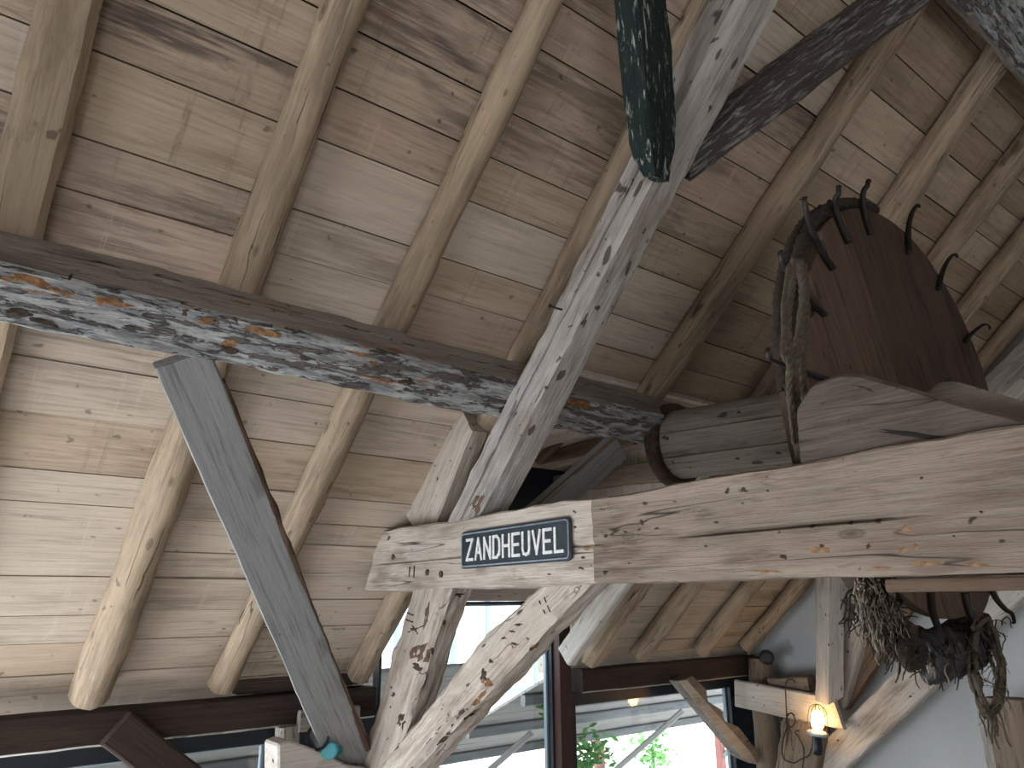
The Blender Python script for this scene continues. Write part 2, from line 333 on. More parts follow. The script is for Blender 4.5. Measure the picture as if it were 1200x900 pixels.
def box(name, lo, hi, mat, parent=None, bevel=.003, label=None, cat=None, kind=None, axis=(1, 0, 0)):
    lo, hi = V(lo), V(hi)
    if abs(axis[2]) > .5:
        return prism(name, [(lo.x, lo.y, lo.z), (hi.x, lo.y, lo.z), (hi.x, lo.y, hi.z), (lo.x, lo.y, hi.z)], (0, hi.y-lo.y, 0), mat, label, cat, parent, bevel, axis, kind=kind)
    return prism(name, [(lo.x, lo.y, lo.z), (hi.x, lo.y, lo.z), (hi.x, hi.y, lo.z), (lo.x, hi.y, lo.z)], (0, 0, hi.z-lo.z), mat, label, cat, parent, bevel, axis, kind=kind)
def tube_into(bm, pts, r, ns=7, r1=None, wob=0, flat=1.0):
    pts = [V(p) for p in pts]; n = len(pts); rings = []; prev = None
    for i, p in enumerate(pts):
        d = (pts[min(i+1, n-1)]-pts[max(i-1, 0)])
        if d.length < 1e-6: d = V((0, 0, 1))
        d.normalize()
        ref = prev if prev is not None else (V((0, 1, 0)) if abs(d.y) < .9 else V((1, 0, 0)))
        a = (ref - d*ref.dot(d)); a = a.normalized() if a.length > 1e-5 else d.orthogonal().normalized(); prev = a; b = d.cross(a)
        rr = r if r1 is None else r+(r1-r)*i/max(1, n-1)
        rr *= 1+wob*mnoise.noise(p*30)
        rings.append([bm.verts.new(p + a*math.cos(2*math.pi*k/ns)*rr + b*math.sin(2*math.pi*k/ns)*rr*flat) for k in range(ns)])
    for i in range(n-1):
        for k in range(ns): bm.faces.new((rings[i][k], rings[i][(k+1) % ns], rings[i+1][(k+1) % ns], rings[i+1][k]))
    bm.faces.new(list(reversed(rings[0]))); bm.faces.new(rings[-1])
def smooth_path(ps, n=8):
    ps = [V(p) for p in ps]; out = []
    for i in range(len(ps)-1):
        p0 = ps[max(0, i-1)]; p1 = ps[i]; p2 = ps[i+1]; p3 = ps[min(len(ps)-1, i+2)]
        for j in range(n):
            t = j/n; out.append(.5*((2*p1)+(p2-p0)*t+(2*p0-5*p1+4*p2-p3)*t*t+(3*p1-p0-3*p2+p3)*t**3))
    out.append(ps[-1]); return out
def bm_obj(name, bm, mat, parent=None, origin=None, smooth=True, label=None, cat=None, group=None, kind=None):
    O = V(origin) if origin is not None else (bm.verts[0].co.copy() if len(bm.verts) and not bm.verts.ensure_lookup_table() else V())
    bmesh.ops.translate(bm, vec=-O, verts=bm.verts)
    bmesh.ops.recalc_face_normals(bm, faces=bm.faces)
    me = bpy.data.meshes.new(name); bm.to_mesh(me); bm.free(); me.materials.append(mat)
    if smooth: me.polygons.foreach_set('use_smooth', [True]*len(me.polygons))
    o = bpy.data.objects.new(name, me); C.objects.link(o)
    if parent is not None: o.parent = parent; o.matrix_parent_inverse = wm(parent).inverted()
    o.matrix_basis = Matrix.Translation(O)
    if label: tag(o, label, cat, group)
    if kind: o['kind'] = kind
    return o
def lathe_bm(bm, P0, axis, prof, ns=20):
    """prof: (distance along axis, radius)"""
    ax = V(axis).normalized(); a = ax.orthogonal().normalized(); b = ax.cross(a); rings = []
    for t, r in prof: rings.append([bm.verts.new(V(P0)+ax*t+(a*math.cos(2*math.pi*k/ns)+b*math.sin(2*math.pi*k/ns))*r) for k in range(ns)])
    for i in range(len(prof)-1):
        for k in range(ns): bm.faces.new((rings[i][k], rings[i][(k+1) % ns], rings[i+1][(k+1) % ns], rings[i+1][k]))
    bm.faces.new(list(reversed(rings[0]))); bm.faces.new(rings[-1])

XG = 7.2            # inner face of the far gable wall
YE = 5.02           # inner face of the eave wall
XN, YR = -4.0, -5.5 # unseen gable and rear wall
RIDGE_Y = -.35
def ridge_s(off=0): return (RIDGE_Y - RN.y*(H-off))/RD.y
S_EAVE = 4.02
DX0, DX1, DS = 2.66, 4.62, 1.62     # dormer opening in the roof

# ------------------------------------------------------------------ setting: roof, walls, floor
ce = bmesh.new()
def slab(bm, x0, x1, s0, s1, o0, o1):
    vs_ = [bm.verts.new(roof(x, s, o)) for o in (o0, o1) for x, s in ((x0, s0), (x1, s0), (x1, s1), (x0, s1))]
    for f in ((0, 1, 2, 3), (7, 6, 5, 4), (0, 4, 5, 1), (1, 5, 6, 2), (2, 6, 7, 3), (3, 7, 4, 0)): bm.faces.new([vs_[i] for i in f])
sr = ridge_s()
slab(ce, XN, DX0, sr, S_EAVE+.35, -.035, -.07)
slab(ce, DX0, DX1, sr, DS, -.035, -.07)
slab(ce, DX1, XG, sr, S_EAVE+.35, -.035, -.07)
ceil = bm_obj('ceiling', ce, M['dark'], smooth=False, kind='structure', origin=(0, 0, 4))
# rear roof slope (mirror), behind the camera
zr = roof(0, sr, 0).z
rb = bmesh.new()
q = [(XN, RIDGE_Y, zr), (XG, RIDGE_Y, zr), (XG, YR-.3, zr-(RIDGE_Y-YR+.3)*math.tan(TH)), (XN, YR-.3, zr-(RIDGE_Y-YR+.3)*math.tan(TH))]
a = [rb.verts.new(p) for p in q]; b_ = [rb.verts.new(V(p)+V((0, 0, .05))) for p in q]
rb.faces.new(a); rb.faces.new(b_[::-1])
for i in range(4): rb.faces.new((a[i], b_[i], b_[(i+1) % 4], a[(i+1) % 4]))
bm_obj('ceiling', rb, M['board_tan'], smooth=False, kind='structure', origin=(0, -2, 3))

# board joints per bay, read along the slope
def s_of(x, y): return (aR(x, y, 0)-CAM).dot(RD)
bays = [  # (X0, X1, list of joint pixels)
    (XN, -.9, [(-200, 0)]), (-.9, .10, [(28, 27)]),
    (.10, .92, [(260, 40), (205, 96), (178, 188), (160, 244), (95, 428), (80, 488), (80, 553), (80, 591), (70, 638.5), (66, 675), (60, 721), (50, 754), (40, 792)]),
    (.92, 1.65, [(566, 18), (490, 72), (470, 136), (458, 196), (440, 276), (442, 329), (330, 467), (330, 518), (285, 572), (240, 648), (235, 678), (215, 715), (200, 748), (186, 784)]),
    (1.65, 2.46, [(693, 26), (686, 88), (665, 165), (640, 213), (616, 261), (584, 323), (565, 363), (485, 493), (462, 537), (445, 588), (420, 640), (400, 672)]),
    (2.46, 3.55, [(923, 26), (876, 80), (940, 125), (907, 164), (873, 198), (835, 248), (821, 292), (773, 322), (751, 378), (732, 412)]),
    (3.55, 4.62, [(1123, 31), (1076, 88), (1050, 129), (1016, 180), (992, 218), (946, 238), (919, 287), (894, 324), (881, 361), (864, 413), (843, 443)]),
    (4.62, 5.42, [(1155, 160), (1130, 196), (1100, 240), (1082, 275), (740, 711), (725, 730), (712, 749)]),
    (5.42, 6.27, [(790, 711), (780, 732), (770, 750)]), (6.27, 7.05, [(850, 711), (838, 730), (825, 748)]), (7.05, XG, [(900, 720)])]
rows = {}
npl = 0
for bi, (x0, x1, px) in enumerate(bays):
    js = sorted(s_of(*p) for p in px)
    out = [S_EAVE+.1]
    full = []
    lo = sr; prev = lo
    cand = js + [S_EAVE+.1]
    step = .215
    for j in cand:                       # fill the gaps the photograph does not show with board-wide steps
        gap = j-prev; k = max(1, round(gap/step)) if gap > .33 else 1
        for i in range(1, k+1): full.append(prev+gap*i/k + (random.uniform(-.02, .02) if i < k else 0))
        prev = j
    prev = lo
    for i, s in enumerate(full):
        s0, s1 = prev, s; prev = s
        if s1-s0 < .03: continue
        gap = .0045+random.random()*.0045
        spans = [(x0, x1)]
        if s1 > DS+.02 and x1 > DX0+.02 and x0 < DX1-.02:
            spans = [(a_, b__) for a_, b__ in ((x0, min(x1, DX0)), (max(x0, DX1), x1)) if b__-a_ > .04]
            if s0 < DS-.05 and not spans: spans = [(x0, x1)]; s1 = DS
        if bi == 0: spans = [(x0, -2.4), (-2.4, x1)]
        for xa, xb in spans:
            key = round((s0+s1)/2/.21)
            rows.setdefault(key, random.random())
            r_ = (rows[key]*.55+random.random()*.45)
            r_ = random.random() if random.random() < .3 else rows[key]
            mt = 'board_pale' if r_ < .36 else 'board_tan' if r_ < .62 else 'board_pink' if r_ < .85 else 'board_mould'
            sm = (s0+s1)/2
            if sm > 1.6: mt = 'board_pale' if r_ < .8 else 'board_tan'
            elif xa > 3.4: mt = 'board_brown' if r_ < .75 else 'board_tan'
            o0 = random.uniform(-.003, .003); tilt = random.uniform(-.003, .004)
            bm = bmesh.new(); P = []
            for xx in (xa+.0015, xb-.0015):
                for ss, oo in ((s0+gap/2, o0+tilt), (s1-gap/2, o0-tilt), (s1-gap/2, -.033), (s0+gap/2, -.033)):
                    P.append(bm.verts.new((xx-xa, ss-s0, oo)))
            for f in ((0, 1, 2, 3), (7, 6, 5, 4), (0, 4, 5, 1), (1, 5, 6, 2), (2, 6, 7, 3), (3, 7, 4, 0)): bm.faces.new([P[v] for v in f])
            bmesh.ops.recalc_face_normals(bm, faces=bm.faces)
            me = bpy.data.meshes.new('plank'); bm.to_mesh(me); bm.free(); me.materials.append(M[mt])
            o = bpy.data.objects.new('plank', me); C.objects.link(o); o.parent = ceil; o.matrix_parent_inverse = wm(ceil).inverted()
            Z = -RN; Pp = roof(xa, s0, 0)
            o.matrix_basis = Matrix(((1, RD.x, Z.x, Pp.x), (0, RD.y, Z.y, Pp.y), (0, RD.z, Z.z, Pp.z), (0, 0, 0, 1))); npl += 1
print('planks', npl)

def wallbox(name, lo, hi, mat=None): return box(name, lo, hi, mat or M['plaster'], bevel=0, kind='structure')
# far gable: pentagon following the roof
def gable(name, X, dx, openings=False):
    e = V((X, 0, 0)); ztop = zr+.06
    def zy(y): return zr+.06-abs(y-RIDGE_Y)*math.tan(TH)
    pts = [(X, YR, ZF), (X, YE+.2, ZF), (X, YE+.2, zy(YE+.2)), (X, RIDGE_Y, ztop), (X, YR, zy(YR))]
    return prism(name, pts, (dx, 0, 0), M['plaster'], bevel=0, axis=(0, 1, 0), kind='structure')
gable('wall_right', XG, .2)
gable('wall_left', XN, -.2)
wallbox('wall_rear', (XN, YR-.2, ZF), (XG, YR, 1.3))
wallbox('floor', (XN, YR-.2, ZF-.1), (XG, YE+.2, ZF), M['floor'])
wallbox('wall_front', (XN, YE, ZF), (-3.2, YE+.15, 1.35))

# ------------------------------------------------------------------ wall plate, purlins
zpl = aY(185, 826, 4.86).z
def platetimber(name, x0, x1, label, **k):
    o = timber(name, (x0, 4.93, zpl-.095), (x1, 4.93, zpl-.095), .16, .19, [M['plate_wood'], M['plate_white']], label=label, cat='beam', rough=.004, seed=x0,
               mat_fn=lambda c, n: 1 if n.z < -.5 else 0, **k)  # downward faces get the pale colour, standing in for light from below
    return o
platetimber('wall_plate', XN+.02, 2.66, 'dark brown wall plate above the lower left window, rafters standing on it')
platetimber('wall_plate', 4.60, 7.08, 'dark brown wall plate above the right-hand window, ending short of the gable wall')
timber('plate_packing', aY(276, 798, 4.97), V((2.64, 4.97, aY(276, 798, 4.97).z)), .09, .15, M['plate_wood'], label='short dark board lying on the wall plate behind the grey brace', cat='board')
def purlin(name, x0, x1, s0, s1, o0, o1, label, mats, seed, sk1=(0, 0), groove=None, tilt=0.):
    P0 = roof(x0, (s0+s1)/2-tilt*(1.6-x0)/3.2, (o0+o1)/2); P1 = roof(x1, (s0+s1)/2+tilt*(x1-1.6)/3.2, (o0+o1)/2)
    return timber(name, P0, P1, s1-s0, o1-o0, mats, up=RN, label=label, cat='beam', rough=.009, seg=.04, nside=9, ch=.014, seed=seed, sk1=sk1, groove=groove,
                  mat_fn=lambda c, n: 1 if n.z < -.62 else 0)
PS0, PS1, PO0, PO1 = 1.295, 1.515, .14, .40
purlin('purlin', XN+.02, 3.36, PS0, PS1, PO0, PO1, 'thick old purlin with chipped grey-white paint crossing the rafters', [M['purlin_side'], M['purlin_paint']], 2, sk1=(0, .8), groove=(0, .02, 0), tilt=.03)
timber('purlin_scarf', roof(3.25, 1.375, .25), roof(XG-.02, 1.375, .25), .10, .17, M['purlin_side'], up=RN, label='dark bare purlin running on behind the drum to the gable', rough=.008, seed=5)
purlin('upper_purlin', -1.2, XG-.02, -1.52, -1.215, .17, .26, 'whitish flaking purlin high in the top right corner', [M['purlin_side'], M['purlin_paint']], 9)

# ------------------------------------------------------------------ rafters
rl = {
 'a': ((76, 0), (17, 270), .10, .19, .0), 'b': ((405, 0), (102, 822), .085, .165, .225), 'c': ((640, 0), (256, 808), .075, .145, .172),
 'd': ((830, 0), (420, 790), .075, .15, .165), 'e': ((1045, 40), (768, 455), .09, .17, .185), 'f': ((1150, 95), (690, 775), .09, .165, .19),
 'g': ((1195, 182), (749, 770), .09, .165, .18), 'h': ((1200, 277), (818, 766), .085, .155, .17), 'i': ((1200, 368), (872, 762), .085, .15, .165)}
lab = {'a': 'broad squared rafter at the left edge of the picture', 'b': 'round log rafter left of the grey painted brace top, thick at its foot',
       'c': 'round log rafter with a long crack, second round one from the left', 'd': 'round log rafter mostly hidden behind the big leaning principal',
       'e': 'pale log rafter passing behind the dark chipped strut down to the purlin', 'f': 'log rafter with an open split rising above the spiked wheel',
       'g': 'log rafter at the right edge just right of the spiked wheel top', 'h': 'log rafter second from the far gable wall',
       'i': 'log rafter against the far grey gable wall'}
for i, (k, (pt, pb, off, d0, d1)) in enumerate(rl.items()):
    A, B = aR(*pt, off), aR(*pb, off); X = (A.x+B.x)/2; sA, sB = (A-CAM).dot(RD), (B-CAM).dot(RD)
    slope = (B.x-A.x)/(sB-sA)
    s0 = sr+.15; s1 = S_EAVE-.16
    def xat(s): return A.x+(s-sA)*slope if abs(slope) < .05 else X
    if k == 'e': s1 = 1.50
    if k == 'a':
        timber('rafter', roof(X+.02, s0, .06), roof(X, s1, .06), .165, .11, M['log_old'], up=RN, label=lab[k], group='rafters', rough=.007, ch=.03, seed=11)
        continue
    dm = (d0+d1)/2 if d1 else d0
    dk = (d1-d0)/(sB-sA); e0 = d0+(s0-sA)*dk; e1 = d0+(s1-sA)*dk; tb = e1/e0; d0 = e0
    off = min(off, .08)
    if k == 'f':                                  # split log: one flat side with an open crack
        timber('rafter', roof(xat(s0), s0, off), roof(xat(s1), s1, off), .17, .16, M['log'], up=RN, label=lab[k], group='rafters', rough=.010, ch=.045, groove=(3, .035, -1), seed=21, taper=1.12)
        continue
    timber('rafter', roof(xat(s0), s0, off), roof(xat(s1), s1, off), d0*.95, d0*.93, M['log'], up=RN, label=lab[k], group='rafters', round_=True, rough=.006, rlow=1.2,
           taper=tb, seed=i*3+1, seg=.07, lumps=((.35, .05, .02), (.62, .06, .02), (.8, .05, .015)))
for j, X in enumerate((-.95,)):
    timber('rafter', roof(X, sr+.15, .08), roof(X, S_EAVE-.16, .08), .15, .15, M['log'], up=RN, label='round log rafter out of view beyond the left edge', cat='beam', group='rafters', round_=True, rough=.009, seed=60+j)
# trimmer rafter beside the dormer (pale, bluish)
TX = aR(690, 728, .13).x+.04
timber('trimmer_rafter', roof(TX, 1.75, .13), roof(TX, S_EAVE-.26, .12), .09, .18, M['white_wash'], up=RN, label='pale squared trimmer rafter beside the door dormer', rough=.006, seed=31)

# ------------------------------------------------------------------ main truss
XT = 2.20           # near face of the truss
XM = XT+.11
TL = aX(452, 657, XM); zt = 2.235
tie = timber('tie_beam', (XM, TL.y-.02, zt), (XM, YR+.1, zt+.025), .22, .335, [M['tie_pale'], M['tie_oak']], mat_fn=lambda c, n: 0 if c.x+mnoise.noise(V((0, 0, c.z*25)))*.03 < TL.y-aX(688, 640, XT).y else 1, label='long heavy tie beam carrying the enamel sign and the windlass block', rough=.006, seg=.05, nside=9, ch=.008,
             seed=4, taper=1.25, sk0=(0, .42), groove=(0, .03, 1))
from mathutils.bvhtree import BVHTree
def hit(o, x, y):
    me = o.data; m = wm(o); bv = BVHTree.FromPolygons([m @ v.co for v in me.vertices], [tuple(p.vertices) for p in me.polygons])
    p, n, i, d = bv.ray_cast(CAM, ray(x, y).normalized())
    return (p, n) if p is not None else (aX(x, y, XT), V((-1, 0, 0)))
def scratch(parent, a1, a2, w=.008):
    p, n = hit(parent, *a1); q, n2 = hit(parent, *a2); n = (n+n2).normalized()
    t = (q-p).normalized(); s = t.cross(n).normalized()*w/2
    return prism('carpenter_mark', [p-s-n*.02, q-s-n*.02, q+s-n*.02, p+s-n*.02], n*.0225, M['groove'], parent=parent, bevel=0)
def bar(parent, P, Q, w, d, mat=None, name='carpenter_mark', nrm=(-1, 0, 0), lift=.004):
    P, Q = V(P), V(Q); n_ = V(nrm); t = (Q-P).normalized(); s = t.cross(n_).normalized()*w/2
    return prism(name, [P-s-n_*(d-lift), Q-s-n_*(d-lift), Q+s-n_*(d-lift), P+s-n_*(d-lift)], n_*d, mat or M['groove'], parent=parent, bevel=0)
xs = XT-.006
for a1, a2 in (((480.5, 664), (479.5, 676)), ((485.5, 663), (485, 677))): scratch(tie, a1, a2)
# bolt / peg ends
for p in ((503, 671), (519, 673), (463, 653)):
    bm = bmesh.new(); lathe_bm(bm, aX(*p, xs+.012), (-1, 0, 0), [(0, .017), (.016, .017), (.019, .012)], 12); bm_obj('peg', bm, M['brown_edge'], parent=tie)

# principal rafter
PA, PB = aX(556, 612, XM), aX(872, 0, XM); PC = PA+(PB-PA)*1.55
prin = timber('principal_rafter', PA+(PB-PA)*-.02, PC, .21, .20, M['grey_oak'], up=(PB-PA).cross(V((1, 0, 0))), label='big grey cracked principal rafter leaning across the middle of the picture',
              rough=.006, seg=.035, nside=10, ch=.03, groove=(0, .05, 1), gfull=True, seed=6, sk0=(0, -.7), rlow=.8)
bm = bmesh.new(); np_ = aX(659, 363, XT-.004); tube_into(bm, [np_, np_+V((-.05, .03, .015))], .005, 6)
tube_into(bm, [np_+V((-.048, .029, .0145)), np_+V((-.055, .033, .0165))], .011, 8); bm_obj('nail', bm, M['iron'], parent=prin)
# packing timber under the purlin, behind the principal
timber('lower_principal', aX(551, 482, XM+.04), aX(497, 618, XM+.04), .13, .34, M['pale_oak'], up=(0, -.70, -.71), label='wide pale worm-eaten timber between purlin and tie beam end', rough=.010, seed=8, sk0=(0, .3))
# post and curved brace below the tie beam
post = timber('truss_post', aX(526, 664, XM), aX(436, 940, XM), .18, .345, M['pale_oak'], up=(0, -1, -.1), label='gnarled pale post leaning under the tie beam end', cat='post', rough=.011, seg=.022, nside=9, ch=.03,
              seed=10, taper=.82, bow=(0, .02), lumps=((.42, .06, .10), (.1, .03, .1)), sk0=(0, .12))
for a1, a2 in (((477, 718), (485, 721)), ((476, 726), (484, 729))): scratch(post, a1, a2)
scratch(post, (478, 741), (497, 733), .006); scratch(post, (483, 733), (490, 743), .006)
br = timber('knee_brace', aX(700, 657, XM), aX(406, 980, XM), .17, .182, M['pale_oak'], up=(0, -.7, .7), label='knobbly pale brace rising from the post foot to the tie beam', cat='brace', rough=.010, seg=.022, nside=9, ch=.03,
            seed=14, bow=(0, .02), lumps=((.30, .09, .08), (.62, .04, .1)), sk0=(0, 0))
for a1, a2 in (((632, 704), (639, 719)), ((638, 700), (645, 717))): scratch(br, a1, a2, .007)

_bv = {}
def patch(o, x, y, rx, ry, ang, mat, name):
    if o.name not in _bv:
        m = wm(o); _bv[o.name] = BVHTree.FromPolygons([m @ v.co for v in o.data.vertices], [tuple(p.vertices) for p in o.data.polygons])
    bv = _bv[o.name]; c, s_ = math.cos(rad(ang)), math.sin(rad(ang)); P = []
    for ring_, cnt in ((0, 1), (.55, 12), (1, 12)):
        for k in range(cnt):
            an = 2*math.pi*k/12; w_ = ring_*(.85+.9*mnoise.noise(V((math.cos(an)*1.3+x*.37, math.sin(an)*1.3+y*.53, 1.3))))
            u, v = rx*w_*math.cos(an), ry*w_*math.sin(an); r_ = bv.ray_cast(CAM, ray(x+u*c-v*s_, y+u*s_+v*c).normalized())
            if r_[0] is None: return
            P.append(r_[0]-ray(x, y).normalized()*(.0022 if ring_ < 1 else .0004))
    if max((p-P[0]).length for p in P) > .25: return
    bm = bmesh.new(); vs_ = [bm.verts.new(p) for p in P]
    for k in range(12):
        k2 = (k+1) % 12; bm.faces.new((vs_[0], vs_[1+k], vs_[1+k2])); bm.faces.new((vs_[1+k], vs_[13+k], vs_[13+k2], vs_[1+k2]))
    return bm_obj(name, bm, mat, parent=o)
M['knot'] = plain('dark_knot_wood', (.06, .042, .032), .9, 0, .6, 60, .2, .8)
M['rot'] = plain('orange_brown_rot', (.22, .115, .055), .9, 0, .65, 45, .2, .8)
M['rot_tie'] = plain('tan_worn_wood', (.26, .155, .085), .9, 0, .5, 45, .2, .8)
M['brown_stain'] = plain('brown_weathered_wood', (.13, .085, .06), .9, 0, .6, 40, .2, .8)
purl = bpy.data.objects['purlin']
for x, y, rx, ry, a_ in ((1018, 640, 6, 4, 0), (918, 653, 6, 4, 10), (952, 617, 5, 3, 0), (997, 613, 5, 4, 0), (913, 624, 2.5, 2, 0), (963, 640, 3.5, 3, 0), (1030, 611, 7, 4, 0), (1118, 628, 3, 2, 0), (710, 628, 4.5, 3, 0),
                         (733, 623, 5, 2, -15), (770, 619, 6, 2, -5), (683, 653, 4, 2.5, 0), (681, 666, 5, 2, 20), (462, 653, 2.5, 2.5, 0), (738, 660, 3, 1.5, 0), (827, 640, 3, 1.5, 0), (840, 612, 4, 1.5, 0), (1150, 600, 4, 2, 0),
                         (674, 618, 2, 2, 0), (644, 673, 4, 1.5, 0), (870, 590, 3, 1.5, 0), (900, 575, 3, 1.5, 0), (790, 600, 2.5, 1.5, 0), (1080, 560, 3, 2, 0)): patch(tie, x, y, rx*.75, ry*.8, a_, M['knot'], 'nail_hole')
for x, y, rx, ry, a_ in ((1058, 644, 7, 4, 0), (1073, 641, 6, 5, 0), (1085, 660, 24, 3.5, 1), (1140, 661, 20, 3, 1), (1030, 666, 16, 2, 1), (900, 670, 20, 1.8, 1), (1060, 618, 10, 5, 0), (690, 642, 9, 3, -5), (960, 645, 12, 5, 0)): patch(tie, x, y, rx, ry, a_, M['rot_tie'], 'rot_patch')
for x, y, rx, ry, a_ in ((30, 328, 34, 6, 12), (72, 342, 14, 4, 14), (133, 356, 27, 6, 12), (110, 394, 17, 5, 12), (204, 415, 20, 2.6, 10), (242, 377, 14, 5, 12), (313, 390, 28, 4, 12), (268, 402, 9, 6, 0), (317, 437, 11, 3, 10), (438, 426, 7, 4, 0),
                         (415, 414, 22, 3.5, 14), (676, 472, 20, 7, 8)): patch(purl, x, y, rx, ry, a_, M['rot'], 'rot_patch')
for x, y, rx, ry, a_ in ((22, 366, 15, 4, 8), (217, 366, 6, 5, 0), (300, 429, 6, 5, 0), (52, 378, 18, 4, 15), (268, 410, 12, 5, 10), (480, 448, 10, 5, 10), (590, 480, 6, 5, 0), (83, 324, 3, 5, 30), (160, 385, 14, 3, 12), (360, 420, 16, 3, 12)): patch(purl, x, y, rx, ry, a_, M['knot'], 'knot')
for x, y, rx, ry, a_ in ((489, 782, 9, 5, 20), (461, 814, 3.5, 3, 0), (460, 782, 5, 2, 70), (507, 763, 2.5, 4, 0), (483, 737, 3, 2, 0), (470, 845, 5, 9, 10), (540, 697, 8, 3, -10)): patch(post, x, y, rx, ry, a_, M['knot'], 'knot')
for x, y, rx, ry, a_ in ((495, 765, 16, 14, 30), (450, 740, 3, 18, 12), (500, 720, 3, 16, 8)): patch(post, x, y, rx, ry, a_, M['brown_stain'], 'brown_patch')
for x, y, rx, ry, a_ in ((566, 791, 4, 7, 0), (609, 732, 6, 1.6, 0), (600, 740, 5, 1.5, 10), (590, 748, 5, 1.5, -20), (605, 755, 5, 2, 20), (622, 760, 3, 1.5, -45), (555, 835, 14, 3, -40), (520, 865, 14, 3, -42), (575, 775, 3, 2, 0), (530, 850, 4, 2, -45)): patch(br, x, y, rx, ry, a_, M['knot'], 'knot')
for x, y, rx, ry, a_ in ((571, 800, 8, 6, 20), (627, 757, 8, 4, -40), (560, 820, 16, 4, -42)): patch(br, x, y, rx, ry, a_, M['rot'], 'rot_patch')
for x, y, rx, ry, a_ in ((685, 375, 3, 9, 25), (655, 420, 2, 5, 30), (712, 330, 2, 2, 0), (700, 360, 3, 4, 30), (560, 590, 7, 13, 25), (755, 270, 2, 5, 30), (640, 455, 2, 3, 20)): patch(prin, x, y, rx, ry, a_, M['brown_stain'], 'brown_patch')

# wind braces from the principal up to the upper purlin
GA = aX(769, 210, XT-.02); GB = aX(742, -75, 1.75)
timber('green_strut', GA, GB, .165, .12, M['green_paint'], up=(0, -.8, -.3), label='dark green strut with flaking paint at the top centre', cat='brace', rough=.007, taper=1.05, seed=16, lumps=((0, -.45, .09),), sk0=(.45, 0), groove=(3, .02, 0), seg=.05)
DA = aX(795, 190, XT+.2); DB = roof(3.25, -1.16, .34)
DB = aX(1078, -20, 3.15)
timber('dark_strut', DA, DB, .17, .14, M['strut_paint'], up=(.3, -.8, -.3), label='dark strut with chipped grey paint rising to the top right', cat='brace', rough=.009, seed=17, seg=.06)

# grey painted braces from the purlin down to the post
GT = aR(213, 418, .30); GF = aX(411, 893, XT-.03)
gb = timber('grey_brace', GT, GF, .215, .075, M['grey_paint'], up=(-.15, -.85, -.45), label='flat grey painted brace left of the truss post, from purlin to post foot', cat='brace', rough=.004, ch=.006, seed=18,
            taper=1.06, seg=.06)
timber('torn_edge', GT+(GF-GT)*.06, GF-(GF-GT)*.03, .02, .07, M['brown_edge'], up=(-.15, -.85, -.45), parent=gb, rough=.010, seg=.03, ch=.004, seed=19)
g_o = [o for o in gb.children][0]
sidev = (frame(GT, GF, (-.15, -.85, -.45)).to_3x3() @ V((0, 1, 0)))
g_o.matrix_basis = Matrix.Translation(-sidev*.111 if sidev.x < 0 else sidev*.111) @ g_o.matrix_basis
GT2 = aR(724, 522, .32); GF2 = aX(560, 668, XT+.32)
gb2 = timber('grey_brace', GT2, GF2, .20, .07, M['grey_paint'], up=(.1, -.80, -.5), label='grey painted brace behind the tie beam, right of the principal', cat='brace', rough=.004, ch=.006, seed=20)
timber('torn_edge', GT2+V((-.03, -.05, .06)), GF2+V((-.03, -.05, .06)), .075, .02, M['brown_plank'], up=(0, 0, 1), parent=gb2, rough=.002, ch=.003, seed=20)

# ------------------------------------------------------------------ sign
sg = empty('sign', aX(604, 636, XT-.03), 'dark blue enamel sign with white raised letters ZANDHEUVEL on the tie beam', 'sign')
def S(px_, py_, x=XT-.022): return aX(px_, py_, x)
tl, tr, brc, blc = S(539.5, 624), S(667.5, 604.5), S(669, 657), S(539.5, 667)
def sp(u, v): return (tl.lerp(tr, u)).lerp(blc.lerp(brc, u), v)
def rrect(m_, r_, n=5):
    W_, H_ = (tr-tl).length, (blc-tl).length; mu, mv, ru, rv = m_/W_, m_/H_, r_/W_, r_/H_; out = []
    for cx_, cy_, a0 in ((1-mu-ru, mv+rv, -90), (1-mu-ru, 1-mv-rv, 0), (mu+ru, 1-mv-rv, 90), (mu+ru, mv+rv, 180)):
        for i in range(n+1):
            an = rad(a0+90*i/n); out.append((cx_+ru*math.cos(an), cy_+rv*math.sin(an)))
    return out
prism('plate', [sp(*q)+V((.004, 0, 0)) for q in rrect(0, .025)], (.008, 0, 0), M['sign'], parent=sg, bevel=.001, axis=(0, -1, 0))
bm = bmesh.new()
pp = [sp(*q)+V((.001, 0, 0)) for q in rrect(.012, .018)]; tube_into(bm, pp+[pp[0]], .0045, 6); bm_obj('raised_rim', bm, M['sign_line'], parent=sg)
GL = {  # strokes on a 0..1 box (y down)
 'Z': [[(0, 0), (1, 0)], [(1, 0), (0, 1)], [(0, 1), (1, 1)]], 'A': [[(0, 1), (.5, 0)], [(.5, 0), (1, 1)], [(.2, .68), (.8, .68)]],
 'N': [[(0, 1), (0, 0)], [(0, 0), (1, 1)], [(1, 1), (1, 0)]], 'D': [[(0, 0), (0, 1)], [(0, 0), (.6, 0)], [(.6, 0), (.93, .15)], [(.93, .15), (1, .32)], [(1, .32), (1, .68)], [(1, .68), (.93, .85)], [(.93, .85), (.6, 1)], [(.6, 1), (0, 1)]],
 'H': [[(0, 0), (0, 1)], [(1, 0), (1, 1)], [(0, .5), (1, .5)]], 'E': [[(0, 0), (0, 1)], [(0, 0), (1, 0)], [(0, .5), (.85, .5)], [(0, 1), (1, 1)]],
 'U': [[(0, 0), (0, .75)], [(0, .75), (.15, .94)], [(.15, .94), (.5, 1)], [(.5, 1), (.85, .94)], [(.85, .94), (1, .75)], [(1, .75), (1, 0)]],
 'V': [[(0, 0), (.5, 1)], [(.5, 1), (1, 0)]], 'L': [[(0, 0), (0, 1)], [(0, 1), (1, 1)]]}
